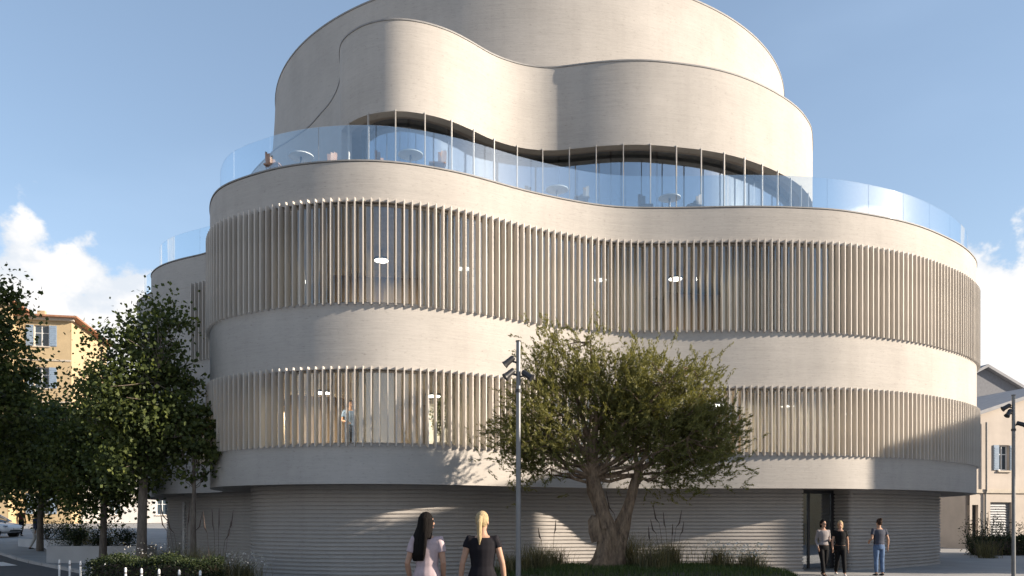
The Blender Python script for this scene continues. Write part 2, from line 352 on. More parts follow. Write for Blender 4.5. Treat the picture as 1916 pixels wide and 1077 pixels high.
def building():
    n = len(T)
    i_fin0 = nearest(T, (-11.4, 28.35)); i_fin1 = nearest(T, (17.95, 36.5))
    # --- concrete bands
    for z0, z1 in ((Z_SOF, Z_B1), (Z_F1, Z_B2), (Z_F2, Z_T)):
        v, f = loft(T, [(0, z0), (0.0, z1-0.02), (-0.02, z1), (-0.34, z1), (-0.36, z0+0.02)]); bpart('concrete_band', v, f, 'concrete')
    v, f = loft(T, [(0.018, Z_T+0.004), (0.018, Z_T+0.04), (-0.36, Z_T+0.04), (-0.36, Z_T+0.004)]); bpart('terrace_coping', v, f, 'coping')
    # --- solid wall of the side wing where there are no fins
    W = T[cyc(i_fin1, i_fin0, n)]
    for z0, z1 in ((Z_B1, Z_F1), (Z_B2, Z_F2)):
        v, f = loft(W, [(-0.004, z0+0.002), (-0.004, z1-0.002), (-0.3, z1-0.002), (-0.3, z0+0.002)], False); bpart('wing_wall', v, f, 'concrete')
    # --- slabs and ceilings
    I = T-TN*0.37
    for nm, z0, z1, mt in (('floor_slab', Z_SOF+0.12, 3.40, 'ifloor'), ('ceiling_slab', Z_F1+0.06, 6.2, 'ceil'), ('floor_slab', 6.25, 6.95, 'ifloor'), ('ceiling_slab', Z_F2+0.05, 10.3, 'ceil'), ('terrace_floor', 10.35, 10.78, 'terrace')):
        v, f = plate(I[::4], z0, z1); bpart(nm, v, f, mt, None)
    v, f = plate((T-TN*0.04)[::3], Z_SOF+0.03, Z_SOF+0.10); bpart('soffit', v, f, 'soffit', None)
    # --- interior core wall and partitions
    core = T[::10]-TN[::10]*6.2
    core = spline(core, 0.5, 60)
    for z0, z1, mt in ((3.41, Z_F1+0.05, 'inner'), (6.96, Z_F2+0.04, 'inner')):
        v, f = loft(core, [(0, z0), (0, z1), (-0.2, z1), (-0.2, z0)]); bpart('core_wall', v, f, mt)
    for (p, q, z0, z1, mt) in (((-6.8, 24.2), (-5.2, 24.9), 3.41, 5.4, 'innerdark'), ((-8.1, 26.5), (-6.6, 26.9), 3.41, 5.4, 'inner'), ((-2.6, 24.6), (-0.4, 25.4), 3.41, 5.3, 'white'),
                               ((-5.9, 26.2), (-2.6, 26.6), 6.96, 9.6, 'innerdark'), ((5.5, 28.6), (9.6, 29.2), 6.96, 9.7, 'innerdark'), ((6.0, 27.6), (8.2, 27.9), 3.41, 5.3, 'innerdark'), ((11.2, 29.6), (13.2, 31.4), 3.41, 5.3, 'inner')):
        P = np.array([p, q]); P = np.linspace(P[0], P[1], 4)
        v, f = loft(P, [(0, z0), (0, z1), (-0.12, z1), (-0.12, z0)], False); bpart('partition', v, f, mt)
    # --- glazing behind the fins, in separate panes with slim frames
    run = cyc(i_fin0, i_fin1, n); step = 14
    for z0, z1 in ((Z_B1, Z_F1), (Z_B2, Z_F2)):
        for a in range(0, len(run)-step, step):
            ids = run[a:a+step+1]
            v, f = loft(T[ids], [(-0.16, z0+0.01), (-0.16, z1-0.01), (-0.175, z1-0.01), (-0.175, z0+0.01)], False, True, TN[ids]); bpart('window_pane', v, f, 'glass', 40)
        for ring_z in (z0+0.03, z1-0.03):
            v, f = loft(T[run], [(-0.135, ring_z-0.025), (-0.135, ring_z+0.025), (-0.20, ring_z+0.025), (-0.20, ring_z-0.025)], False, True, TN[run]); bpart('window_rail', v, f, 'post')
    # pale sheer curtains in soft folds, added to lighten the gaps between fins
    for z0, z1, spans in ((Z_B1, Z_F1, ((-9.0, -6.6), (-4.3, -2.9), (-1.6, -0.4), (1.5, 5.5), (6.9, 17.0))), (Z_B2, Z_F2, ((-9.0, -6.2), (-2.2, 4.1), (6.3, 17.0)))):
        for xa, xb in spans:
            ids = [i for i in run if xa <= T[i][0] <= xb and T[i][1] < 31.5]
            if len(ids) < 6: continue
            fold = 0.05*np.sin(np.arange(len(ids))*1.35)+0.02*np.sin(np.arange(len(ids))*0.41)
            v, f = loft(T[ids], [(-0.62+fold, z0-0.12), (-0.62+fold, z1+0.03), (-0.627+fold, z1+0.03), (-0.627+fold, z0-0.12)], False, True, TN[ids]); bpart('added_curtain', v, f, 'sheer', 80)
    # --- vertical fins: one object each where they show, the far ones joined
    seg = np.r_[0, np.cumsum(np.linalg.norm(np.diff(T[run], axis=0), axis=1))]
    pitch = 0.208; s = np.arange(0.1, seg[-1], pitch)
    fx = np.interp(s, seg, T[run][:, 0]); fy = np.interp(s, seg, T[run][:, 1]); nx = np.interp(s, seg, TN[run][:, 0]); ny = np.interp(s, seg, TN[run][:, 1])
    order = np.argsort(((fx-3)**2+(fy-24)**2)); 
    far_first = sorted(range(len(s)), key=lambda i: -max((fy[i]-29.3) if fx[i] > 9 else -9, (-9.3-fx[i])*3 if fx[i] < -9.0 else -9)); hidden = set(far_first[:max(0, len(s)-150)])
    vis = [i for i in range(len(s)) if i not in hidden]
    print('FINS', len(s), 'visible', len(vis))
    for lev, (z0, z1) in enumerate(((Z_B1, Z_F1), (Z_B2, Z_F2))):
        b = MB(); b.box((-0.08, -0.014, -0.06), (0.12, 0.014, z1-z0+0.07)); me = b.mesh('fin'); me.materials.append(M['fin'])
        screen = bpy.data.objects.new('fin_screen', None); C.objects.link(screen); screen.parent = bld
        far = MB()
        for i in range(len(s)):
            a = math.atan2(ny[i], nx[i])
            if i in hidden:
                c_, s_ = math.cos(a), math.sin(a)
                far.add([(fx[i]+x*c_-y*s_, fy[i]-25+x*s_+y*c_, z+z0) for x, y, z in b.v], b.f)
            else:
                o = bpy.data.objects.new('fin', me); C.objects.link(o); o.parent = screen
                o.location = (fx[i], fy[i]-25, z0); o.rotation_euler = (0, 0, a+R(random.uniform(-1.2, 1.2)))
        if far.v:
            o = far.obj('distant_fins', 'fin', screen); o['kind'] = 'stuff'
    # --- ground floor: ribbed wall, entrance recess
    G = T-TN*1.16; G = spline(G[::6], 0.12, 10); GN = normals(G); m = len(G)
    prof = [(-0.3, 0.0), (0.0, 0.0)]; z = 0.0; pitch = 0.112
    while z+pitch < Z_SOF:
        prof += [(0.0, z+pitch*0.56), (-0.045, z+pitch*0.62), (-0.045, z+pitch*0.92), (0.0, z+pitch)]; z += pitch
    prof += [(0.0, Z_SOF+0.06), (-0.3, Z_SOF+0.06)]
    a = nearest(G, (9.0, 25.1)); b2 = nearest(G, (11.0, 25.7))
    def run_with_returns(ids, left_ret, right_ret):
        P = G[ids]; Nn = GN[ids]; 
        def ret(p, nrm, t):                         # rounded corner then 1.1 m inwards
            out = []; r = 0.16; c = p-nrm*r
            for k in range(1, 7):
                an = math.pi/2*k/6; out.append(c+nrm*r*math.cos(an)+t*r*math.sin(an))
            out.append(out[-1]-nrm*0.5); out.append(out[-1]-nrm*0.6); return out
        t = np.array([-Nn[-1][1], Nn[-1][0]]); t0 = -np.array([-Nn[0][1], Nn[0][0]])
        if right_ret: P = np.vstack([P, ret(P[-1], Nn[-1], t)])
        if left_ret: P = np.vstack([ret(P[0], Nn[0], t0)[::-1], P])
        return P
    ids = cyc(b2, a, m); P = run_with_returns(ids, True, True)
    v, f = loft(P, prof, False); bpart('ribbed_wall', v, f, 'rib', 25)
    # entrance
    ent = empty('entrance', (0, 0, 0)); ent.parent = bld
    p0 = G[a]-GN[a]*0.75; p1 = G[b2]-GN[b2]*0.75; d = (p1-p0); Ln = np.linalg.norm(d); d /= Ln; ang = math.atan2(d[1], d[0])
    er = (p0[0], p0[1]-25, 0); ent.location = er; ent.rotation_euler = (0, 0, ang)
    for i, x in enumerate((0.03, Ln*0.40, Ln-0.2)):
        box('door_post', (x-0.035, -0.04, 0), (x+0.035, 0.04, 2.47), 'darkframe', ent)
    box('door_head', (-0.1, -0.05, 2.47), (Ln+0.1, 0.05, 2.60), 'darkframe', ent)
    box('threshold', (-0.1, -0.3, 0.0), (Ln+0.1, 0.05, 0.03), 'steel', ent)
    for x0, x1 in ((0.07, Ln*0.40-0.04), (Ln*0.40+0.04, Ln-0.24)):
        dr = box('door_leaf', (x0, -0.008, 0.035), (x1, 0.008, 2.46), 'doorglass', ent)
        MB().tube([(x1-0.1, -0.05, 0.8), (x1-0.1, -0.05, 1.5)], 0.014, 6).obj('door_handle', 'steel', dr)
    box('jamb_panel', (Ln-0.16, -0.06, 0), (Ln+0.1, 0.06, 2.47), 'darkframe', ent)
    v, f = plate((T-TN*3.4)[::6], 0.0, 0.02); bpart('lobby_floor', v, f, 'ifloor', None)
    gc = spline((T-TN*4.6)[::12], 0.5, 60); v, f = loft(gc, [(0, 0.02), (0, Z_SOF), (-0.2, Z_SOF), (-0.2, 0.02)]); bpart('lobby_wall', v, f, 'inner')
    # pale service door in the side wing
    k = nearest(G, (-13.1, 31.3)); p = G[k]; q = GN[k]; an = math.atan2(q[1], q[0])
    sd = MB().box((-0.02, -0.42, 0.02), (0.05, 0.42, 2.3)).obj('service_door', 'white', bld, (p[0], p[1]-25, 0), (0, 0, an))
    MB().tube([(0.09, 0.30, 1.0), (0.09, 0.30, 1.18)], 0.012, 6).obj('door_handle', 'steel', sd)
    # --- upper storey: glazed below, concrete above
    u = len(U); j0 = nearest(U, (-5.2, 24.5)); j1 = nearest(U, (11.9, 34))
    Q = np.vstack([U, U[:1]]); QN = np.vstack([UN, UN[:1]]); idx = np.arange(u+1)
    opening = np.zeros(u+1, bool)
    sel = cyc(j0, j1, u); opening[sel] = True
    Ql, Nl, Zb = [], [], []
    for i in range(u+1):
        zb = Z_L4B if opening[i] else 10.79
        if i and opening[i] != opening[i-1]:
            Ql.append(Q[i]); Nl.append(QN[i]); Zb.append(Z_L4B if opening[i-1] else 10.79)
        Ql.append(Q[i]); Nl.append(QN[i]); Zb.append(zb)
    Ql, Nl, Zb = np.array(Ql), np.array(Nl), np.array(Zb)
    v, f = loft(Ql, [(0, Zb), (0, Z_L4T), (-0.32, Z_L4T), (-0.32, Zb)], False, True, Nl); bpart('upper_wall', v, f, 'concrete')
    v, f = loft(U, [(0.02, Z_L4T+0.004), (0.02, Z_L4T+0.05), (-0.33, Z_L4T+0.05), (-0.33, Z_L4T+0.004)]); bpart('upper_coping', v, f, 'coping')
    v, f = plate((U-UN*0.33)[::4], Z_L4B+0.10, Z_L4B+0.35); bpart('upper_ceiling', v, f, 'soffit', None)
    v, f = plate((U-UN*0.33)[::4], Z_L4T-0.5, Z_L4T-0.12); bpart('upper_roof', v, f, 'terrace', None)
    # posts just outside the lip, glass set back behind them
    uo = U[sel]; un = UN[sel]; sg = np.r_[0, np.cumsum(np.linalg.norm(np.diff(uo, axis=0), axis=1))]
    pp = np.arange(0.55, sg[-1], 0.86); post = MB().box((-0.03, -0.013, 0), (0.03, 0.013, Z_L4B-10.79+0.05)).mesh('post'); post.materials.append(M['post'])
    bay = []
    for i, t in enumerate(pp):
        x, y = np.interp(t, sg, uo[:, 0]), np.interp(t, sg, uo[:, 1]); a_ = math.atan2(np.interp(t, sg, un[:, 1]), np.interp(t, sg, un[:, 0]))
        o = bpy.data.objects.new('facade_post', post); C.objects.link(o); o.parent = bld; o.location = (x, y-25, 10.785); o.rotation_euler = (0, 0, a_)
        bay.append(int(np.argmin(abs(sg-t))))
    for a_, b_ in zip([0]+bay, bay+[len(sel)-1]):
        if b_-a_ < 2: continue
        ids = np.arange(a_, b_+1)
        v, f = loft(uo[ids], [(-0.62, 10.80), (-0.62, Z_L4B+0.09), (-0.64, Z_L4B+0.09), (-0.64, 10.80)], False, True, un[ids]); bpart('terrace_window', v, f, 'topglass', 40)
        k = ids[len(ids)//2]
        if (a_//9) % 2 == 0:
            pt = uo[k]-un[k]*0.66; MB().box((-0.04, -0.03, 10.79), (0.02, 0.03, Z_L4B+0.10)).obj('window_mullion', 'darkframe', bld, (pt[0], pt[1]-25, 0), (0, 0, math.atan2(un[k][1], un[k][0])))
    # pale curtain / back wall inside the upper storey
    cw = spline((U-UN*4.2)[::14], 0.5, 40); v, f = loft(cw, [(0, 10.79), (0, Z_L4B+0.1), (-0.2, Z_L4B+0.1), (-0.2, 10.79)]); bpart('cafe_wall', v, f, 'inner')
    # --- top drum, flaring slightly towards the foot on its outer left
    th = np.linspace(-math.pi, math.pi, 260, endpoint=False); D = np.c_[0.77+11.64*np.cos(th), 38.5+11.64*np.sin(th)]; DN = np.c_[np.cos(th), np.sin(th)]
    left = np.clip(-DN[:, 0]*1.3-0.2, 0, 1)
    prof = [(-0.3, Z_L4T-0.3)]
    for t in np.linspace(0, 1, 9): prof.append((left*0.30*(1-t)**1.6, Z_L4T-0.3+t*(Z_TOP-Z_L4T+0.3)))
    prof += [(-0.3, Z_TOP)]
    v, f = loft(D, prof, True, True, DN); bpart('top_drum', v, f, 'concrete')
    v, f = loft(D, [(0.02, Z_TOP+0.004), (0.02, Z_TOP+0.06), (-0.31, Z_TOP+0.06), (-0.31, Z_TOP+0.004)], True, True, DN); bpart('drum_coping', v, f, 'coping')
    v, f = plate((D-DN*0.31)[::4], Z_TOP-0.5, Z_TOP-0.3); bpart('drum_roof', v, f, 'terrace', None)
    # --- glass balustrade round the terrace
    rail = empty('balustrade'); rail.parent = bld
    B = T-TN*0.28; B = spline(B[::4], 0.14, 6); BN = normals(B); nb = len(B); stp = 11
    for a_ in range(0, nb, stp):
        b_ = min(a_+stp, nb)
        pts = B[np.arange(a_, b_+1) % nb].copy(); nn = BN[np.arange(a_, b_+1) % nb]
        pts[0] += (pts[1]-pts[0])*0.06; pts[-1] += (pts[-2]-pts[-1])*0.06
        v, f = loft(pts, [(0, 10.83), (0, 11.98), (-0.014, 11.98), (-0.014, 10.83)], False, True, nn); bpart('balustrade_pane', v, f, 'railglass', 40, rail)
    v, f = loft(B, [(0.03, 10.79), (0.03, 10.99), (-0.045, 10.99), (-0.045, 10.79)]); bpart('base_channel', v, f, 'coping', 35, rail)
building()

# ---- lamps hung inside the two glazed floors
def ceiling_lamps():
    up = [(-4.0, 24.6), (-5.25, 26.9), (-1.53, 25.4), (2.93, 26.6), (5.4, 26.5)]
    lo = [(-5.4, 22.9), (-6.6, 24.6), (-7.2, 26.6), (-2.3, 23.5), (8.8, 25.6), (11.6, 27.4), (-8.6, 28.4), (6.5, 25.4)]
    mf = MB(); mf.tube([(0, 0, 0), (0, 0, 0.06)], [0.23, 0.25], 24); frame = mf.mesh('lamp_housing', 40); frame.materials.append(M['steel'])
    md = MB(); md.tube([(0, 0, -0.012), (0, 0, -0.002)], [0.21, 0.21], 24); disc = md.mesh('diffuser', 40); disc.materials.append(M['lamp'])
    mr = MB(); mr.tube([(0, 0, 0.06), (0, 0, 0.34)], 0.012, 6); rod = mr.mesh('rod'); rod.materials.append(M['steel'])
    where = ['seen largest through the upper fins at the front bulge', 'deepest behind the upper fins left of the lamp post', 'behind the upper fins above the lamp post',
             'behind the upper fins above the olive tree top', 'behind the upper fins, rightmost of the upper floor']
    wl = ['behind the lower fins, seen largest left of the standing visitor', 'behind the lower fins, upper one of a stacked pair', 'behind the lower fins, under another small lamp', 'behind the lower fins above the fair-haired woman',
          'behind the lower fins above the entrance', 'behind the lower fins furthest right', 'tiny behind the lower fins furthest left', 'behind the lower fins at the olive tree edge']
    for pts, zc, names, h in ((up, Z_F2+0.05, where, 'upper'), (lo, Z_F1+0.06, wl, 'lower')):
        for (x, y), w in zip(pts, names):
            t = empty('ceiling_lamp', (x, y, zc-0.34), 0, 'round white ceiling lamp '+w, 'lamp', 'ceiling lamps behind the fins')
            for nm, me in (('lamp_housing', frame), ('diffuser', disc), ('rod', rod)):
                link(nm, me, None, t)
            ld = bpy.data.lights.new('lamp_light', 'AREA'); ld.shape = 'DISK'; ld.size = 0.4; ld.energy = 26 if h == 'upper' else (8 if y > 28 else 42); ld.color = (1.0, 0.80, 0.55)
            lo_ = bpy.data.objects.new('lamp_light', ld); C.objects.link(lo_); lo_.parent = t; lo_.location = (0, 0, -0.03)
ceiling_lamps()

# ================================================================== OTHER BUILDINGS
M['ochre'] = plain('ochre_render', (0.42, 0.325, 0.195), 0.9, 0, 0.10, 0.8)
M['cream'] = plain('cream_render', (0.46, 0.41, 0.36), 0.9, 0, 0.12, 0.7)
M['rooftile'] = plain('clay_tiles', (0.30, 0.15, 0.09), 0.85, 0, 0.25, 5, 0.5)
M['slate'] = plain('grey_roofing', (0.24, 0.245, 0.26), 0.75, 0, 0.12, 2)
M['shutter'] = plain('blue_shutters', (0.20, 0.27, 0.36), 0.7)
M['trimstone'] = plain('stone_trim', (0.46, 0.41, 0.34), 0.85)
M['rollshut'] = plain('roller_shutter', (0.17, 0.18, 0.195), 0.5, 0.2)
M['shadewall'] = plain('shade_grey_wall', (0.17, 0.175, 0.19), 0.9)  # shade on the rear gable wall, put into its grey-blue colour
M['palewall'] = plain('pale_wall', (0.52, 0.51, 0.50), 0.9, 0, 0.15, 0.6)
def holed(W, H, th, ops):
    """front wall in the XZ plane (front at y=0, going back to y=th) with real openings (x0, x1, z0, z1)"""
    xs = sorted({0, W, *[o[0] for o in ops], *[o[1] for o in ops]}); zs = sorted({0, H, *[o[2] for o in ops], *[o[3] for o in ops]})
    b = MB()
    for i in range(len(xs)-1):
        for j in range(len(zs)-1):
            cx, cz = (xs[i]+xs[i+1])/2, (zs[j]+zs[j+1])/2
            if any(o[0] < cx < o[1] and o[2] < cz < o[3] for o in ops): continue
            for y in (0, th): b.add([(xs[i], y, zs[j]), (xs[i+1], y, zs[j]), (xs[i+1], y, zs[j+1]), (xs[i], y, zs[j+1])], [(0, 1, 2, 3)])
    for (x0, x1, z0, z1) in ops:
        b.add([(x0, 0, z0), (x1, 0, z0), (x1, 0, z1), (x0, 0, z1), (x0, th, z0), (x1, th, z0), (x1, th, z1), (x0, th, z1)], [(0, 1, 5, 4), (1, 2, 6, 5), (2, 3, 7, 6), (3, 0, 4, 7)])
    b.add([(0, 0, H), (W, 0, H), (W, th, H), (0, th, H)], [(0, 1, 2, 3)])
    me = mesh('wall', b.v, b.f, None, True); return me
def window(root, x0, x1, z0, z1, shutters=True, frame='white', sm='shutter', depth=0.16):
    w = empty('window', (x0, 0, z0)); w.parent = root; a, h = x1-x0, z1-z0
    fr = MB().box((0, depth, 0), (0.07, depth+0.06, h)).box((a-0.07, depth, 0), (a, depth+0.06, h)).box((0.07, depth, 0), (a-0.07, depth+0.06, 0.07)).box((0.07, depth, h-0.07), (a-0.07, depth+0.06, h)).box((a/2-0.035, depth+0.005, 0.07), (a/2+0.035, depth+0.055, h-0.07)).box((0.07, depth+0.01, h*0.62), (a-0.07, depth+0.05, h*0.62+0.05))
    fr.obj('frame', frame, w); MB().box((0.05, depth+0.025, 0.05), (a-0.05, depth+0.035, h-0.05)).obj('pane', 'winpane', w)
    MB().box((-0.1, -0.1, -0.1), (a+0.1, depth, -0.003)).obj('sill', 'trimstone', w)
    if shutters:
        for sx in (-a*0.5-0.02, a+0.02):
            s_ = MB().box((sx, -0.06, 0.02), (sx+a*0.5, -0.015, h-0.02))
            for k in range(9): s_.box((sx+0.05, -0.075, 0.1+k*(h-0.2)/9), (sx+a*0.5-0.05, -0.06, 0.1+(k+0.6)*(h-0.2)/9))
            s_.obj('shutter', sm, w)
    return w
M['winpane'] = plain('window_pane_dark', (0.05, 0.07, 0.09), 0.08, 0.0)
def townhouse(name, loc, rz, W, D, H, wallmat, roofmat, label, rows, cols, ridge=1.6, over=0.5, shutters=True, wsize=(1.1, 1.7), side_windows=0, hip=True, first=0):
    t = empty(name, loc, rz, label, 'building'); ops = []; fh = H/rows
    for r in range(rows):
        for c in range(cols):
            cx = W*(c+0.5)/cols; z = r*fh+fh*0.32
            if z+wsize[1] < H-0.2: ops.append((cx-wsize[0]/2, cx+wsize[0]/2, z, z+wsize[1]))
    link('wall', holed(W, H, 0.3, ops), wallmat, t)
    body = MB().box((0.0, 0.301, 0), (0.3, D, H)).box((W-0.3, 0.301, 0), (W, D, H)).box((0.301, D-0.3, 0), (W-0.301, D, H)).box((0.302, 0.32, H-0.3), (W-0.302, D-0.302, H-0.05))
    body.obj('wall', wallmat, t)
    for o in ops[first:]: window(t, *o, shutters=shutters)
    for r in range(1, rows): MB().box((-0.05, -0.07, r*fh-0.1), (W+0.05, -0.003, r*fh+0.06)).obj('string_course', 'trimstone', t)
    MB().box((-over*0.5, -over*0.5, H-0.25), (W+over*0.5, -0.004, H-0.002)).obj('cornice', 'trimstone', t)
    o_ = over; e = D/2 if hip else 0.001
    V = [(-o_, -o_, H), (W+o_, -o_, H), (W+o_, D+o_, H), (-o_, D+o_, H), (-o_, -o_, H+0.16), (W+o_, -o_, H+0.16), (W+o_, D+o_, H+0.16), (-o_, D+o_, H+0.16)]
    i1 = min(e, W/2-0.1); V += [(i1-(0 if hip else o_), D/2, H+ridge), (W-i1+(0 if hip else o_), D/2, H+ridge)]
    roof = link('roof', mesh('roof', V, [(3, 2, 1, 0), (0, 1, 5, 4), (1, 2, 6, 5), (2, 3, 7, 6), (3, 0, 4, 7), (4, 5, 9, 8), (5, 6, 9), (6, 7, 8, 9), (7, 4, 8)]), roofmat, t)
    MB().box((W*0.7, D*0.4, H+ridge*0.3), (W*0.7+0.7, D*0.4+0.5, H+ridge+0.9)).obj('chimney', wallmat, roof)
    return t
# ochre house up the side street, its lower neighbour and a pale garden wall
th = townhouse('ochre_house', (-56.6, 73.0, 0.8), R(12), 15.0, 12, 19.8, 'ochre', 'rooftile', 'tall ochre house with blue shutters and tiled eaves behind the trees', 5, 3, 0.9, 0.75, wsize=(1.3, 2.0))
th2 = townhouse('terracotta_house', (-63.2, 69.5, 0.8), R(12), 17.5, 10, 20.6, 'ochre', 'rooftile', 'taller ochre house with red roof half hidden by the leftmost tree', 5, 4, 0.9, 0.7, wsize=(1.3, 2.0))
th3 = townhouse('pale_house', (-46, 78, 1.2), R(20), 22, 9, 5.2, 'palewall', 'rooftile', 'low pale house glimpsed between the tree trunks at the street end', 2, 5, 1.4, 0.4, shutters=False)
# neighbour on the right: gabled cream house with a gabled wing painted shade-grey behind
def gabled(name, loc, rz, W, D, He, Hr, wallmat, roofmat, label, ops, over=0.35):
    t = empty(name, loc, rz, label, 'building')
    b = holed(W, He, 0.3, ops); link('wall', b, wallmat, t)
    MB().add([(0, 0.001, He), (W, 0.001, He), (W/2, 0.001, Hr), (0, 0.3, He), (W, 0.3, He), (W/2, 0.3, Hr)], [(0, 1, 2), (3, 5, 4), (0, 2, 5, 3), (1, 4, 5, 2)]).obj('gable', wallmat, t)
    MB().box((0, 0.301, 0), (0.3, D, He)).box((W-0.3, 0.301, 0), (W, D, He)).box((0.301, D-0.3, 0), (W-0.301, D, He)).obj('wall', wallmat, t)
    sl = (Hr-He)/(W/2); k = 0.22
    for sgn in (-1, 1):
        xe = W/2+sgn*(W/2+over); ze = He-sl*over
        MB().add([(xe, -over, ze+0.02), (W/2, -over, Hr+0.02), (W/2, D+over, Hr+0.02), (xe, D+over, ze+0.02), (xe, -over, ze+k), (W/2, -over, Hr+k), (W/2, D+over, Hr+k), (xe, D+over, ze+k)],
                 [(0, 3, 2, 1), (4, 5, 6, 7), (0, 1, 5, 4), (1, 2, 6, 5), (2, 3, 7, 6), (3, 0, 4, 7)]).obj('roof_slope', roofmat, t)
    return t
nb = gabled('cream_house', (24.9, 43.6, 0), R(14), 14.0, 9, 7.15, 9.3, 'cream', 'slate', 'cream gabled house with roller shutter beyond the right end of the building',
            [(1.35, 2.75, 0.02, 2.55), (3.9, 5.3, 0.02, 2.6), (1.9, 2.6, 4.3, 5.7), (4.3, 5.2, 4.3, 5.8), (0.15, 0.55, 0.02, 2.4)])
for nm, o in (('roller_shutter', (1.35, 2.75, 0.02, 2.55)), ('garage_door', (3.9, 5.3, 0.02, 2.6))):
    b = MB(); nsl = 18; h = (o[3]-o[2])/nsl
    for k in range(nsl): b.add([(o[0], 0.14, o[2]+k*h), (o[1], 0.14, o[2]+k*h), (o[1], 0.11, o[2]+(k+0.5)*h), (o[0], 0.11, o[2]+(k+0.5)*h), (o[1], 0.14, o[2]+(k+1)*h), (o[0], 0.14, o[2]+(k+1)*h)], [(0, 1, 2, 3), (3, 2, 4, 5)])
    b.obj(nm, 'rollshut', nb)
MB().box((0.15, 0.18, 0.02), (0.55, 0.24, 2.4)).obj('door', 'darkframe', nb)
window(nb, 1.9, 2.6, 4.3, 5.7); window(nb, 4.3, 5.2, 4.3, 5.8)
MB().box((-0.05, -0.09, 3.05), (14.05, -0.003, 3.25)).obj('string_course', 'trimstone', nb)
MB().tube([(0.95, -0.07, 0), (0.95, -0.07, 3.0), (0.95, -0.14, 3.2), (0.95, -0.14, 6.9)], 0.05, 8).obj('downpipe', 'steel', nb)
gb = gabled('shade_grey_block', (25.8, 53.5, 0), R(10), 13.0, 12, 8.7, 11.9, 'shadewall', 'slate', 'gabled block with shade painted into its grey wall, rising behind the cream house', [(2, 3.2, 4.5, 6.2), (6, 7.2, 4.5, 6.2)])
for x0 in (2, 6): window(gb, x0, x0+1.2, 4.5, 6.2, False)
# houses across the side street that throw the long evening shadows onto the ground floor (outside the frame)
townhouse('street_house', (46.0, 17.4, 0), R(78), 16, 12, 11.6, 'cream', 'rooftile', 'cream street house off to the right, its shadow on the entrance end', 3, 4, 1.6, 0.4)
townhouse('street_house', (41.5, 2.7, 0), R(78), 12.2, 12, 13.6, 'ochre', 'rooftile', 'tall ochre street house off to the right, its shadow on the lower left band', 4, 4, 1.2, 0.4)

# ================================================================== TREES AND PLANTS
def leaves_mesh(name, P, size, aspect, tint, mat, up=0.3, dirs=None):
    n = len(P); P = np.asarray(P, float)
    d = rng.normal(size=(n, 3)) if dirs is None else dirs+rng.normal(size=(n, 3))*0.35
    d[:, 2] += up*0; d /= np.linalg.norm(d, axis=1)[:, None]
    r = rng.normal(size=(n, 3)); r[:, 2] += up
    s_ = np.cross(d, r); s_ /= np.linalg.norm(s_, axis=1)[:, None]+1e-9
    L = (size*rng.uniform(0.7, 1.3, n))[:, None]; Wd = L*aspect
    nn = np.cross(s_, d)
    V = np.stack([P-d*L*0.5, P+s_*Wd*0.5+nn*L*0.06, P+d*L*0.5, P-s_*Wd*0.5+nn*L*0.06], 1).reshape(-1, 3)
    me = bpy.data.meshes.new(name); me.vertices.add(4*n); me.vertices.foreach_set('co', V.ravel())
    me.loops.add(4*n); me.loops.foreach_set('vertex_index', np.arange(4*n, dtype=np.int32)); me.polygons.add(n)
    me.polygons.foreach_set('loop_start', np.arange(0, 4*n, 4, dtype=np.int32)); me.polygons.foreach_set('loop_total', np.full(n, 4, np.int32))
    at = me.attributes.new('tint', 'FLOAT', 'POINT'); at.data.foreach_set('value', np.repeat(np.clip(tint, 0, 1), 4).astype(np.float32))
    me.update(); me.materials.append(M[mat]); return me
def in_ellipsoids(n, ells, shell=0.35):
    """points biased towards the shell of a union of ellipsoids, with gaps"""
    w = np.array([e[1][0]*e[1][1]*e[1][2] for e in ells])**0.8; w /= w.sum(); k = rng.choice(len(ells), n, p=w)
    d = rng.normal(size=(n, 3)); d /= np.linalg.norm(d, axis=1)[:, None]
    r = rng.uniform(0, 1, n)**shell
    c = np.array([e[0] for e in ells])[k]; R_ = np.array([e[1] for e in ells])[k]
    return c+d*R_*r[:, None]
def wiggle(a, b, n, amp):
    a, b = np.array(a, float), np.array(b, float); out = []
    for i in range(n+1):
        t = i/n; p = a+(b-a)*t
        if 0 < i < n: p = p+rng.normal(size=3)*amp
        out.append(tuple(p))
    return out
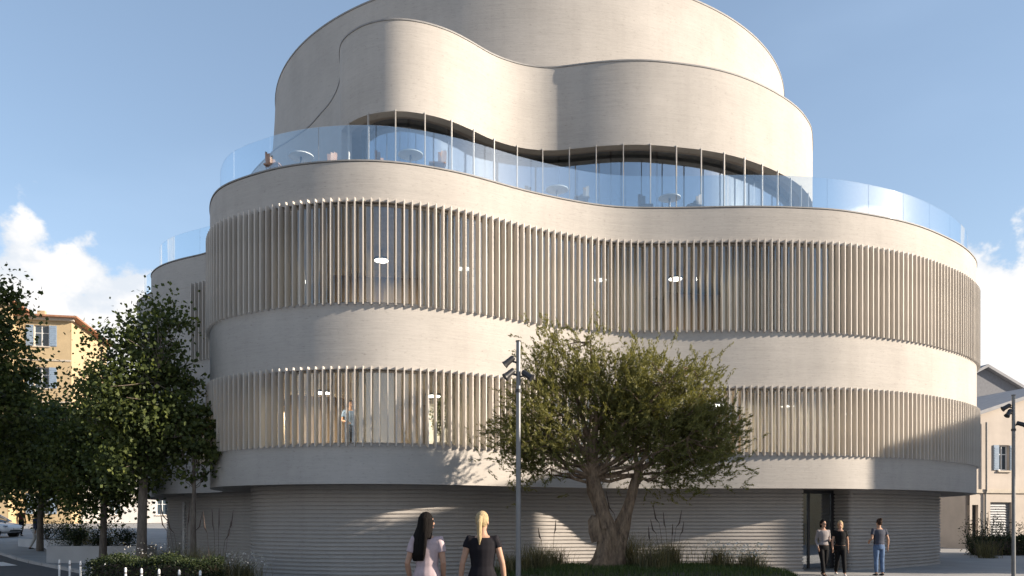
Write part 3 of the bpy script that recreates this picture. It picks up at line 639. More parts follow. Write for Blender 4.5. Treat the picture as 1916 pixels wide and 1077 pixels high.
def tree(name, loc, label, trunk, tr, ells, nclump, nleaf, lsize, asp, mat, bark, csig, group=None, limbs=10, shell=0.42, olive=False):
    t = empty(name, loc, 0, label, 'tree', group)
    tb = MB(); tb.tube(trunk, tr, 9); tip = np.array(trunk[-1]); fork = np.array(trunk[-2])
    cl = in_ellipsoids(nclump, ells, shell)
    # limbs from the upper trunk to a subset of clumps, twigs from limbs to the rest
    order = rng.permutation(nclump); nodes = []
    tp = np.array(trunk)
    for i in order[:limbs]:
        z = cl[i][2]; base = tp[np.argmin(abs(tp[:, 2]-(z-1.0)*0.75))]; base = base if base[2] > tp[len(tp)//2][2]*0.8 else tp[len(tp)//2]
        p = wiggle(base, cl[i], 5, 0.07); r0 = tr[-1]*0.75
        tb.tube(p, list(np.linspace(r0, 0.014, 6)), 6, cap=False); nodes += [np.array(q) for q in p[2:]]
    nodes = np.array(nodes)
    for i in order[limbs:]:
        k = np.argmin(((nodes-cl[i])**2).sum(1)); p = wiggle(nodes[k], cl[i], 3, 0.05); tb.tube(p, [0.016, 0.013, 0.010, 0.006], 4, cap=False)
    tb.obj('trunk', bark, t, smooth=60)
    per = nleaf//nclump; P = []; tint = []; dirs = []
    ctr = np.mean([e[0] for e in ells], axis=0)
    for i in range(nclump):
        m = int(per*rng.uniform(0.45, 1.55)); sg = csig*rng.uniform(0.6, 1.35)
        if olive:                                   # fine upright sprays
            ns = max(3, m//26); o0 = cl[i]+rng.normal(size=(ns, 3))*sg*0.8; dd = rng.normal(size=(ns, 3))*0.55+(cl[i]-ctr)*0.28; dd[:, 2] += 0.55
            dd /= np.linalg.norm(dd, axis=1)[:, None]; ln = rng.uniform(0.18, 0.48, ns)
            tt = rng.uniform(0, 1, (ns, 26)); q = (o0[:, None, :]+dd[:, None, :]*(tt*ln[:, None])[:, :, None]+rng.normal(size=(ns, 26, 3))*0.018).reshape(-1, 3)
            P.append(q); dirs.append(np.repeat(dd, 26, 0)); tint.append(np.clip(rng.normal(rng.uniform(0.3, 0.6), 0.16, len(q)), 0, 1))
        else:
            q = cl[i]+rng.normal(size=(m, 3))*sg*np.array([1, 1, 0.7]); P.append(q); tint.append(np.clip(rng.normal(rng.uniform(0.25, 0.65), 0.18, m), 0, 1))
    P = np.concatenate(P); tint = np.concatenate(tint)
    link('crown', leaves_mesh('crown', P, lsize, asp, tint, mat, 0.6, np.concatenate(dirs)*1.0 if olive else None), None, t)
    return t
def street_tree(x, y, h, w, label, nleaf=9000, nclump=150, z0=0.0, base=0.35, lsize=0.15, lean=0.1):
    top = h; cb = h*base; mid = (top+cb)/2; hh = (top-cb)/2
    ells = [((0, 0, mid), (w*0.42, w*0.42, hh*0.80)), ((w*0.12, 0, top-hh*0.45), (w*0.24, w*0.24, hh*0.5)), ((-w*0.22, 0.1, mid-hh*0.15), (w*0.30, w*0.3, hh*0.5)), ((w*0.25, -0.1, mid-hh*0.25), (w*0.27, w*0.27, hh*0.45)), ((0, 0, cb+hh*0.25), (w*0.3, w*0.3, hh*0.3))]
    tk = [(0, 0, -0.1), (0.02, 0, h*0.15), (lean*0.5, 0, h*0.32), (lean, 0.03, h*0.5), (lean*0.6, 0, h*0.72), (lean*0.8, 0, h*0.88)]
    r = 0.13*h/7.5; return tree('street_tree', (x, y, z0), label, tk, [r*1.25, r, r*0.85, r*0.6, r*0.35, r*0.15], ells, nclump, nleaf, lsize, 0.85, 'leaf', 'bark', 0.26*w/3.4, 'street trees on the left', 12)
street_tree(-10.5, 22.7, 7.8, 3.7, 'green street tree with slim pale trunk standing in the hedge beside the building', 17000, 190, lsize=0.115, lean=0.12)
street_tree(-19.2, 28.0, 10.2, 5.2, 'big tree with sunlit crown cut by the left edge of the photo', 24000, 230, 0.0, 0.28, 0.15)
street_tree(-21.2, 36.0, 7.3, 6.2, 'shaded tree in front of the ochre house', 17000, 190, 0.3, 0.25, 0.16)
street_tree(-14.6, 28.6, 6.8, 4.2, 'dense shaded tree between the ochre house and the slim street tree', 16000, 180, 0.0, 0.24, 0.13)
street_tree(-26.5, 41.0, 9.2, 6.0, 'tree at the street end above the white car', 11000, 140, 0.2, 0.3, 0.18)
street_tree(-9.0, 22.6, 5.0, 1.9, 'thin young tree hugging the ribbed wall behind the street tree', 1800, 40, 0.0, 0.55, 0.13, 0.03)
# olive tree on its mound
def olive():
    x, y = 2.2, 19.3; z = 0.42
    ells = [((-1.35, 0, 3.4), (1.2, 1.3, 1.15)), ((-0.85, 0.1, 4.65), (0.9, 1.0, 1.05)), ((0.35, 0, 4.15), (1.15, 1.2, 1.05)), ((1.45, 0, 3.95), (1.3, 1.3, 1.3)), ((2.35, 0, 3.05), (1.0, 1.1, 1.0)), ((0.6, 0, 3.2), (1.2, 1.1, 0.75)), ((-2.0, 0, 2.85), (0.75, 0.8, 0.6)), ((1.7, 0.1, 2.45), (0.9, 0.9, 0.5)), ((-1.4, 0.1, 2.55), (0.8, 0.8, 0.45))]
    t = tree('olive_tree', (x, y, z), 'old olive tree with twisted forked trunk and wide crown before the facade', [(0.05, 0, 1.0), (-0.05, 0, 1.5), (-0.25, 0, 2.2), (-0.28, 0.02, 2.7), (-0.2, 0, 3.4)], [0.2, 0.17, 0.15, 0.12, 0.07], ells, 360, 150000, 0.08, 0.25, 'olive', 'obark', 0.27, None, 30, 0.42, True)
    # gnarled double trunk: two twisting stems with flutes and burls
    b = MB()
    def stem(pts, rad, ph, n=16):
        pts = [Vector(p) for p in pts]; m = len(pts); vs = []
        for i, p in enumerate(pts):
            tg = (pts[min(i+1, m-1)]-pts[max(i-1, 0)]).normalized(); u = Vector((0, 1, 0)).cross(tg).normalized(); w = tg.cross(u)
            for k in range(n):
                a = 2*math.pi*k/n; fl = 1+0.20*math.sin(3*a+ph+i*0.75)+0.13*math.sin(5*a-i*0.9+ph)+rng.normal()*0.06
                vs.append(p+(u*math.cos(a)+w*math.sin(a))*rad[i]*fl)
        b.add(vs, [(i*n+k, i*n+(k+1) % n, (i+1)*n+(k+1) % n, (i+1)*n+k) for i in range(m-1) for k in range(n)]+[tuple((m-1)*n+k for k in range(n))])
    stem([(-0.05, 0, -0.25), (-0.03, 0, 0.0), (0.02, 0, 0.22), (0.06, 0.0, 0.5), (0.10, 0, 0.8), (0.08, -0.02, 1.08), (0.0, 0, 1.35), (-0.10, 0, 1.62), (-0.22, 0.02, 1.9), (-0.27, 0, 2.2), (-0.24, 0, 2.5), (-0.26, 0.02, 2.9)],
         [0.56, 0.40, 0.29, 0.23, 0.21, 0.19, 0.165, 0.155, 0.16, 0.14, 0.11, 0.09], 0.3)
    stem([(0.25, 0.05, -0.2), (0.26, 0.05, 0.1), (0.30, 0.05, 0.45), (0.40, 0.04, 0.8), (0.50, 0.03, 1.1), (0.58, 0.0, 1.4), (0.68, 0, 1.75), (0.75, 0, 2.1), (0.9, 0, 2.5)],
         [0.32, 0.25, 0.21, 0.185, 0.165, 0.14, 0.12, 0.10, 0.07], 1.7)
    stem([(-0.12, 0, 0.7), (-0.19, -0.02, 0.95), (-0.22, -0.02, 1.18), (-0.20, 0, 1.3)], [0.16, 0.17, 0.15, 0.07], 2.5, 12)
    b.obj('trunk', 'obark', t, smooth=70)
    for (p, q, r0) in (((-0.26, 0, 2.8), (-1.9, 0.1, 3.3), 0.08), ((-0.25, 0, 2.9), (-0.8, 0.2, 4.8), 0.09), ((0.85, 0, 2.4), (2.4, 0.1, 3.2), 0.07), ((0.8, 0, 2.3), (0.7, 0.2, 4.3), 0.07), ((0.75, 0, 2.0), (1.7, -0.3, 2.6), 0.05), ((-0.2, 0, 2.4), (-1.5, -0.4, 2.7), 0.05), ((0.8, 0, 2.4), (1.5, 0.2, 4.2), 0.06)):
        MB().tube(wiggle(p, q, 6, 0.07), list(np.linspace(r0, 0.02, 7)), 7, cap=False).obj('limb', 'obark', t, smooth=70)
olive()
# ---- planting bed with turf under the olive
def bed(name, pts, h, label, zoff=0.0):
    Q = spline(pts, 0.2, 10); c = Q.mean(0); rings = [(1.0, 0.0), (0.985, h*0.35), (0.9, h*0.75), (0.7, h*0.95), (0.35, h), (0.02, h)]; V = []
    for s_, z in rings: V += [(*(c+(p-c)*s_), z) for p in Q]
    m = len(Q); F = [(j*m+i, j*m+(i+1) % m, (j+1)*m+(i+1) % m, (j+1)*m+i) for j in range(len(rings)-1) for i in range(m)]
    return Q, c, tag(link(name, mesh(name, V, F, 60), 'soil'), label, kind='structure')
OB = [(-1.1, 18.6), (0.5, 17.4), (3, 17.2), (5.4, 17.6), (7.0, 18.9), (6.6, 20.6), (4, 21.3), (1, 21.0), (-0.7, 20.2)]
Q, c, _ = bed('planting_bed', OB, 0.46, 'low soil mound of the planting bed')
def bed_z(x, y, Q, c, h):
    d = np.c_[x, y]-c; r = np.linalg.norm(d, axis=1); a = np.arctan2(d[:, 1], d[:, 0]); qa = np.arctan2(*(Q-c).T[::-1]); o = np.argsort(qa); rr = np.interp(a, qa[o], np.linalg.norm(Q-c, axis=1)[o], period=2*math.pi)
    f = r/rr; return np.interp(f, [0, 0.35, 0.7, 0.9, 0.985, 1.0], [h, h, h*0.95, h*0.75, h*0.35, 0]), f
def blades(n, P, hgt, wid, bend, tint):
    """curved grass blades: two stacked quads each, tapering"""
    a = rng.uniform(0, 2*math.pi, n); d = np.c_[np.cos(a), np.sin(a), np.zeros(n)]; s_ = np.c_[-np.sin(a), np.cos(a), np.zeros(n)]
    H = hgt[:, None]; B = bend[:, None]; W = wid[:, None]; up = np.array([0, 0, 1.0])
    p0 = P; p1 = P+up*H*0.55+d*B*H*0.25; p2 = P+up*H*0.9+d*B*H*0.8
    V = np.stack([p0-s_*W, p0+s_*W, p1-s_*W*0.7, p1+s_*W*0.7, p2-s_*W*0.1, p2+s_*W*0.1], 1).reshape(-1, 3)
    k = np.arange(n)[:, None]*6; F = np.stack([k+np.array([0, 1, 3, 2]), k+np.array([2, 3, 5, 4])], 1).reshape(-1, 4)
    return V, F, np.repeat(tint, 6)
def blade_mesh(name, V, F, tint, mat):
    me = bpy.data.meshes.new(name); n = len(V); f = len(F); me.vertices.add(n); me.vertices.foreach_set('co', V.ravel()); me.loops.add(4*f); me.loops.foreach_set('vertex_index', F.ravel().astype(np.int32))
    me.polygons.add(f); me.polygons.foreach_set('loop_start', np.arange(0, 4*f, 4, dtype=np.int32)); me.polygons.foreach_set('loop_total', np.full(f, 4, np.int32))
    at = me.attributes.new('tint', 'FLOAT', 'POINT'); at.data.foreach_set('value', np.clip(tint, 0, 1).astype(np.float32)); me.update(); me.materials.append(M[mat]); return me
n = 26000; x = rng.uniform(-1.2, 7.1, n); y = rng.uniform(17.2, 21.3, n); z, f = bed_z(x, y, Q, c, 0.46); k = f < 0.98
P = np.c_[x, y, z][k]; n = len(P)
V, F, tn = blades(n, P, rng.uniform(0.06, 0.16, n), np.full(n, 0.006), rng.uniform(0.1, 0.9, n), rng.uniform(0, 1, n))
tag(link('turf', blade_mesh('turf', V, F, tn, 'turf')), 'short green turf under the olive tree', 'grass', kind='stuff')
def grass_clump(x, y, z, h, w, n, label, spikes=0, flowers=0, mat='grassb', group='ornamental grasses in the beds'):
    t = empty('grass_clump', (x, y, z), 0, label, 'plant', group)
    P = np.c_[rng.normal(0, w*0.22, n), rng.normal(0, w*0.22, n), np.full(n, -0.03)]
    V, F, tn = blades(n, P, h*rng.uniform(0.5, 1.1, n), rng.uniform(0.004, 0.008, n), rng.uniform(0.2, 1.2, n), rng.uniform(0, 1, n))
    link('blades', blade_mesh('blades', V, F, tn, mat), None, t)
    for i in range(spikes):
        a = rng.uniform(0, 6.28); r = rng.uniform(0, w*0.4); L_ = h*rng.uniform(1.3, 2.0); lx, ly = math.cos(a)*L_*0.25, math.sin(a)*L_*0.25; px, py = math.cos(a)*r, math.sin(a)*r
        MB().tube([(px, py, 0), (px+lx*0.5, py+ly*0.5, L_*0.7), (px+lx*0.8, py+ly*0.8, L_*0.78), (px+lx, py+ly, L_)], [0.005, 0.005, 0.018, 0.006], 6).obj('flower_spike', 'spike', t)
    if flowers:
        pf = np.c_[rng.normal(0, w*0.35, flowers), rng.normal(0, w*0.3, flowers), h*rng.uniform(0.55, 1.15, flowers)]
        tag(link('flowers', leaves_mesh('flowers', pf, 0.05, 0.8, rng.uniform(0, 1, flowers), 'flower', 1.0), None, t), kind='stuff')
    return t
gsp = [(0.55, 18.9, 0.75, 'tall tawny grass clump left of the olive trunk'), (0.0, 18.6, 0.55, 'small grass clump nearest the central lamp post'), (1.0, 20.1, 0.6, 'grass clump half behind the olive trunk on its left'), (2.9, 19.6, 1.0, 'reddish tall grass clump touching the olive trunk on its right'),
       (3.3, 18.7, 0.75, 'grass clump right of the olive trunk in front of the tall one'), (3.9, 19.8, 0.8, 'grass clump with dark spikes to the right of the olive tree'), (5.0, 19.4, 0.6, 'white flowering clump right of the olive tree'), (5.7, 19.2, 0.55, 'white flowering clump at the right end of the olive bed')]
for i, (gx, gy, gh, lb) in enumerate(gsp):
    zz = float(bed_z(np.array([gx]), np.array([gy]), Q, c, 0.46)[0][0]); grass_clump(gx, gy, zz, gh, 0.8, 420, lb, spikes=(0, 0, 2, 2, 1, 6, 0, 0)[i], flowers=(0, 0, 0, 0, 0, 0, 170, 210)[i])
def hedge(name, loc, size, rz, label, n, cat='hedge', mat='hedge', ls=0.055, z0=0.0):
    t = empty(name, loc, rz, label, cat); sx, sy, sz = size
    def lump(u, v): return 0.06*math.sin(u*5+v*3)+0.05*math.sin(u*9.7-v*4)
    nx, ny, nz = max(4, int(sx/0.25)), max(3, int(sy/0.25)), 4; b = MB()
    b.box((-sx/2+0.1, -sy/2+0.1, -0.05), (sx/2-0.1, sy/2-0.1, sz-0.12)); b.obj('inner_growth', 'spike', t)
    u = rng.uniform(-0.5, 0.5, (n, 3)); ax = rng.choice(3, n, p=[0.2, 0.35, 0.45]); sg = np.where(rng.uniform(size=n) < 0.5, -0.5, 0.5); sg = np.where(ax == 2, 0.5, sg); u[np.arange(n), ax] = sg
    P = u*np.array([sx, sy, sz])+np.array([0, 0, sz/2]); P += rng.normal(size=(n, 3))*0.045; rn = np.sin(P[:, 0]*4.3+P[:, 1]*2.1)*0.05+np.sin(P[:, 0]*11)*0.025; P[:, 2] += rn*(P[:, 2]/sz)
    link('foliage', leaves_mesh('foliage', P, ls, 0.6, rng.uniform(0, 1, n), mat, 0.8), None, t); return t
def shrub(x, y, z, r, h, label, n=900, mat='hedge', ls=0.07, group=None, flowers=0):
    t = empty('shrub', (x, y, z), 0, label, 'shrub', group); nc = 14
    cl = in_ellipsoids(nc, [((0, 0, h*0.55), (r*0.8, r*0.8, h*0.42))], 0.5); b = MB()
    for q in cl: b.tube(wiggle((0, 0, -0.03), q, 3, 0.03), [0.016, 0.012, 0.009, 0.005], 4, cap=False)
    b.obj('stems', 'bark', t)
    P = np.concatenate([q+rng.normal(size=(n//nc, 3))*np.array([r, r, h])*0.2 for q in cl]); P[:, 2] = np.abs(P[:, 2])+0.02
    link('foliage', leaves_mesh('foliage', P, ls, 0.5, rng.uniform(0, 1, len(P)), mat, 0.7), None, t)
    if flowers:
        pf = np.c_[rng.normal(0, r*0.5, flowers), rng.normal(0, r*0.5, flowers), h*rng.uniform(0.6, 1.15, flowers)]; tag(link('flowers', leaves_mesh('flowers', pf, 0.05, 0.8, rng.uniform(0, 1, flowers), 'flower', 1.0), None, t), kind='stuff')
    return t
hedge('clipped_hedge', (-8.4, 18.9, 0), (2.9, 1.1, 0.66), R(-14), 'low clipped hedge behind the pale posts at the foot of the slim street tree', 15000)
for i, (gx, gy, gh, fl, lb) in enumerate([(-8.2, 20.6, 0.95, 0, 'grey-green grass clump behind the hedge near the thin young tree'), (-7.5, 20.4, 1.0, 0, 'feathery grass clump behind the right half of the hedge'), (-9.3, 20.4, 0.9, 120, 'white flowering grass clump just right of the slim trunk'), (-6.9, 20.6, 0.7, 150, 'pale flowering clump at the right end of the hedge'), (-8.7, 21.3, 1.15, 0, 'grass clump with dark spikes against the ribbed wall')]):
    grass_clump(gx, gy, 0, gh, 1.0, 420, lb, spikes=5 if i in (1, 4) else 0, flowers=fl)
# planters up the side street
def planter(x, y, rz, sx, sy, h, label):
    z = float(gz(x, y)); t = empty('planter', (x, y, z), rz, label, 'planter'); w = 0.16
    MB().box((-sx/2, -sy/2, -0.3), (sx/2, -sy/2+w, h)).obj('front_wall', 'palewall', t); MB().box((-sx/2, sy/2-w, -0.3), (sx/2, sy/2, h)).obj('back_wall', 'palewall', t)
    MB().box((-sx/2, -sy/2+w+0.002, -0.3), (-sx/2+w, sy/2-w-0.002, h)).obj('end_wall', 'palewall', t); MB().box((sx/2-w, -sy/2+w+0.002, -0.3), (sx/2, sy/2-w-0.002, h)).obj('end_wall', 'palewall', t)
    MB().box((-sx/2+w+0.002, -sy/2+w+0.002, -0.3), (sx/2-w-0.002, sy/2-w-0.002, h-0.08)).obj('soil_fill', 'soil', t)
    return t
planter(-15.6, 30.6, R(4), 3.4, 1.6, 0.62, 'low concrete planter against the left end of the building')
planter(-21.6, 38.5, R(-38), 5.5, 1.8, 0.4, 'low concrete planter beside the white car')
for i, (sx, sy, r, h, lb) in enumerate([(-14.7, 30.5, 0.5, 0.7, 'rounded shrub at the right end of the low planter'), (-15.7, 30.6, 0.5, 0.6, 'middle shrub in the low planter by the building'), (-16.6, 30.6, 0.45, 0.75, 'left shrub in the low planter by the building'), (-20.3, 37.3, 0.7, 0.8, 'shrub nearest the building in the planter by the car'), (-21.6, 38.5, 0.7, 0.9, 'middle shrub in the planter by the car'), (-23.0, 39.6, 0.7, 0.9, 'shrub beside the white car bonnet'),
                                       (-17.6, 33.5, 0.8, 1.3, 'taller pale shrub under the dense shaded tree'), (-19.4, 35.2, 0.8, 1.2, 'tall shrub below the shaded tree crown'), (-16.2, 32.5, 0.7, 1.5, 'leggy shrub behind the low planter')]):
    zz = float(gz(sx, sy)); zz += 0.5 if i < 3 else (0.3 if i < 6 else 0); shrub(sx, sy, zz, r, h, lb, 1000, 'hedge' if i not in (6, 8) else 'grassb', 0.08, 'shrubs up the side street', 60 if i in (6, 4) else 0)
# right-hand end planting
hedge('clipped_hedge', (23.6, 36.6, 0), (5.2, 1.2, 0.75), R(8), 'dark low hedge in front of the cream house', 9000, ls=0.09)
for i, (sx, sy, r, h, lb) in enumerate([(20.6, 35.5, 0.7, 1.5, 'loose shrub nearest the ribbed end wall on the right'), (21.8, 36.0, 0.8, 1.6, 'spiky shrub before the roller shutter'), (23.0, 36.2, 0.8, 1.3, 'round shrub behind the right lamp post'), (24.4, 36.8, 0.8, 1.2, 'shrub cut by the right edge of the photo')]):
    shrub(sx, sy, 0, r, h, lb, 1100, 'hedge', 0.08, 'shrubs by the cream house')
grass_clump(19.9, 33.6, 0, 1.0, 1.0, 300, 'grass clump with spikes beside the right end wall', spikes=5)

# ================================================================== STREET FURNITURE
def lamp_post(x, y, h, label, heads):
    t = empty('lamp_post', (x, y, 0), 0, label, 'lamp post', 'slim steel lamp posts')
    MB().tube([(0, 0, 0.0), (0, 0, 1.2), (0, 0, h)], [0.052, 0.048, 0.042], 14).obj('pole', 'steel', t, smooth=40)
    MB().tube([(0, 0, 0), (0, 0, 0.03)], 0.14, 14).obj('base_plate', 'steel', t)
    MB().tube([(0, 0, h), (0, 0, h+0.02)], 0.052, 14).obj('top_cap', 'black', t)
    for (z, az, tilt) in heads:
        hd = empty('spotlight'); hd.parent = t; hd.location = (0, 0, z); hd.rotation_euler = (0, 0, az)
        MB().tube([(0.03, 0, 0), (0.11, 0, 0.02)], 0.018, 8).obj('bracket', 'black', hd)
        d = Vector((math.cos(tilt), 0, -math.sin(tilt))); p = Vector((0.17, 0, 0.03))
        MB().tube([p-d*0.11, p-d*0.08, p+d*0.07, p+d*0.12, p+d*0.121, p+d*0.09], [0.042, 0.055, 0.058, 0.076, 0.066, 0.06], 14).obj('head', 'black', hd, smooth=35)
        MB().tube([p+d*0.085, p+d*0.09], 0.058, 14).obj('lens', 'winpane', hd)
    MB().tube([(0, 0, h-0.95), (0, 0, h-0.89)], 0.060, 14).obj('collar', 'black', t)
    return t
lamp_post(0.12, 15.0, 4.96, 'slim steel lamp post with two black spotlights in front of the olive tree', [(4.57, R(180), R(40)), (4.33, R(195), R(40)), (4.30, R(-20), R(35))])
lamp_post(13.45, 21.5, 4.95, 'slim steel lamp post with black spotlights near the right edge', [(4.45, R(200), R(50)), (4.15, R(-25), R(20)), (4.62, R(170), R(30))])
def bollards():
    b = MB(); b.tube([(0, 0, 0), (0, 0, 0.50), (0, 0, 0.53), (0, 0, 0.545)], [0.027, 0.027, 0.022, 0.010], 10); me = b.mesh('post', 40); me.materials.append(M['white'])
    cb = MB(); cb.tube([(0, 0, 0.40), (0, 0, 0.44)], 0.030, 10); band = cb.mesh('reflector'); band.materials.append(M['steel'])
    names = ['first', 'second', 'third', 'fourth', 'fifth', 'sixth', 'seventh', 'eighth', 'ninth', 'tenth', 'eleventh']
    pts = [(-12.25, 21.7), (-11.75, 21.3), (-11.25, 20.9), (-10.75, 20.5), (-10.2, 20.1), (-9.65, 19.7), (-8.75, 18.15), (-8.25, 17.85), (-7.75, 17.6), (-7.2, 17.35), (-6.65, 17.1)]
    for i, (x, y) in enumerate(pts):
        t = empty('low_post', (x, y, 0), 0, 'short pale round post, %s from the left in the row before the hedge' % names[i], 'post', 'short pale posts along the kerb')
        link('shaft', me, None, t); link('reflector_band', band, None, t)
bollards()
# ---- terrace tables and chairs
M['chair'] = plain('chair_grey', (0.16, 0.15, 0.15), 0.6); M['chairw'] = plain('chair_warm', (0.32, 0.20, 0.15), 0.6)
def make_chair(mat):
    t = empty('terrace_chair')
    def leg(x, y, bx, by): return MB().tube([(x, y, 0.44), (bx, by, 0)], [0.014, 0.010], 6)
    for x in (-0.18, 0.18):
        leg(x, -0.18, -x*1.1, -0.22).obj('leg', mat, t); leg(x, 0.18, -x*1.1, 0.22).obj('leg', mat, t)
    MB().box((-0.23, -0.22, 0.44), (0.23, 0.22, 0.475)).obj('seat', mat, t)
    b = MB()
    for k in range(9):
        a = math.pi*(k/8)-0.0; a2 = math.pi*((k+1)/8)
        if k < 8:
            p, q = (0.26*math.cos(a), 0.02+0.22*math.sin(a)), (0.26*math.cos(a2), 0.02+0.22*math.sin(a2))
            h = 0.68+0.16*math.sin((a+a2)/2)
            b.add([(p[0], p[1], 0.47), (q[0], q[1], 0.47), (q[0]*1.06, q[1]*1.06, h), (p[0]*1.06, p[1]*1.06, h), (p[0]*0.93, p[1]*0.93, 0.47), (q[0]*0.93, q[1]*0.93, 0.47), (q[0], q[1], h), (p[0], p[1], h)], [(0, 1, 2, 3), (5, 4, 7, 6), (3, 2, 6, 7), (0, 4, 5, 1)])
    b.obj('backrest', mat, t); return t
def make_table():
    t = empty('terrace_table'); MB().tube([(0, 0, 0.72), (0, 0, 0.745)], [0.34, 0.34], 24).obj('table_top', 'white', t, smooth=40)
    MB().tube([(0, 0, 0.03), (0, 0, 0.72)], 0.03, 10).obj('column', 'black', t); MB().tube([(0, 0, 0), (0, 0, 0.03)], [0.24, 0.20], 20).obj('foot', 'black', t); return t
def dup(root, loc, rz, label, cat, group):
    r = root.copy(); C.objects.link(r); r.location = loc; r.rotation_euler = (0, 0, rz); tag(r, label, cat, group)
    for ch in [o for o in bpy.data.objects if o.parent == root]:
        q = ch.copy(); C.objects.link(q); q.parent = r
    return r
def furniture():
    g = make_chair('chair'); w = make_chair('chairw'); tb = make_table(); used = {}
    def place(root, x, y, rz, label, cat, grp):
        if root.name not in used: used[root.name] = 1; root.location = (x, y, 10.785); root.rotation_euler = (0, 0, rz); return tag(root, label, cat, grp)
        return dup(root, (x, y, 10.785), rz, label, cat, grp)
    sets = [((-5.75, 21.85), 'leftmost on the terrace bulge', w), ((-2.75, 21.75), 'behind the rail by the tall window post', w), ((1.35, 24.05), 'in the dip of the terrace rail', g), ((4.85, 24.68), 'on the terrace above the olive tree', g)]
    for (x, y), wh, ch in sets:
        place(tb, x, y, 0, 'round white cafe table '+wh, 'table', 'terrace tables')
        place(ch, x-0.72, y+0.02, R(80), 'bucket chair left of the table '+wh, 'chair', 'terrace chairs'); place(ch, x+0.72, y+0.05, R(-85), 'bucket chair right of the table '+wh, 'chair', 'terrace chairs')
furniture()

# ================================================================== PEOPLE
def remeshed(name, b, voxel, mat, parent, smooth=6, smf=0.5):
    me = mesh(name, b.v, b.f, None, True); o = bpy.data.objects.new(name+'_tmp', me); C.objects.link(o)
    r = o.modifiers.new('r', 'REMESH'); r.mode = 'VOXEL'; r.voxel_size = voxel
    if smooth: q = o.modifiers.new('s', 'SMOOTH'); q.iterations = smooth; q.factor = smf
    dg = bpy.context.evaluated_depsgraph_get(); ev = o.evaluated_get(dg); out = bpy.data.meshes.new_from_object(ev)
    bpy.data.objects.remove(o); out.name = name; out.materials.clear(); out.shade_smooth()
    return link(name, out, mat, parent)
def pmat(key, col, rough=0.8, var=0.12, scale=14):
    if key not in M: M[key] = plain(key, col, rough, 0, var, scale); M[key].node_tree.nodes['Principled BSDF'].inputs['Specular IOR Level'].default_value = 0.15
    return key
SKIN = pmat('skin', (0.38, 0.23, 0.16), 0.5, 0.08)
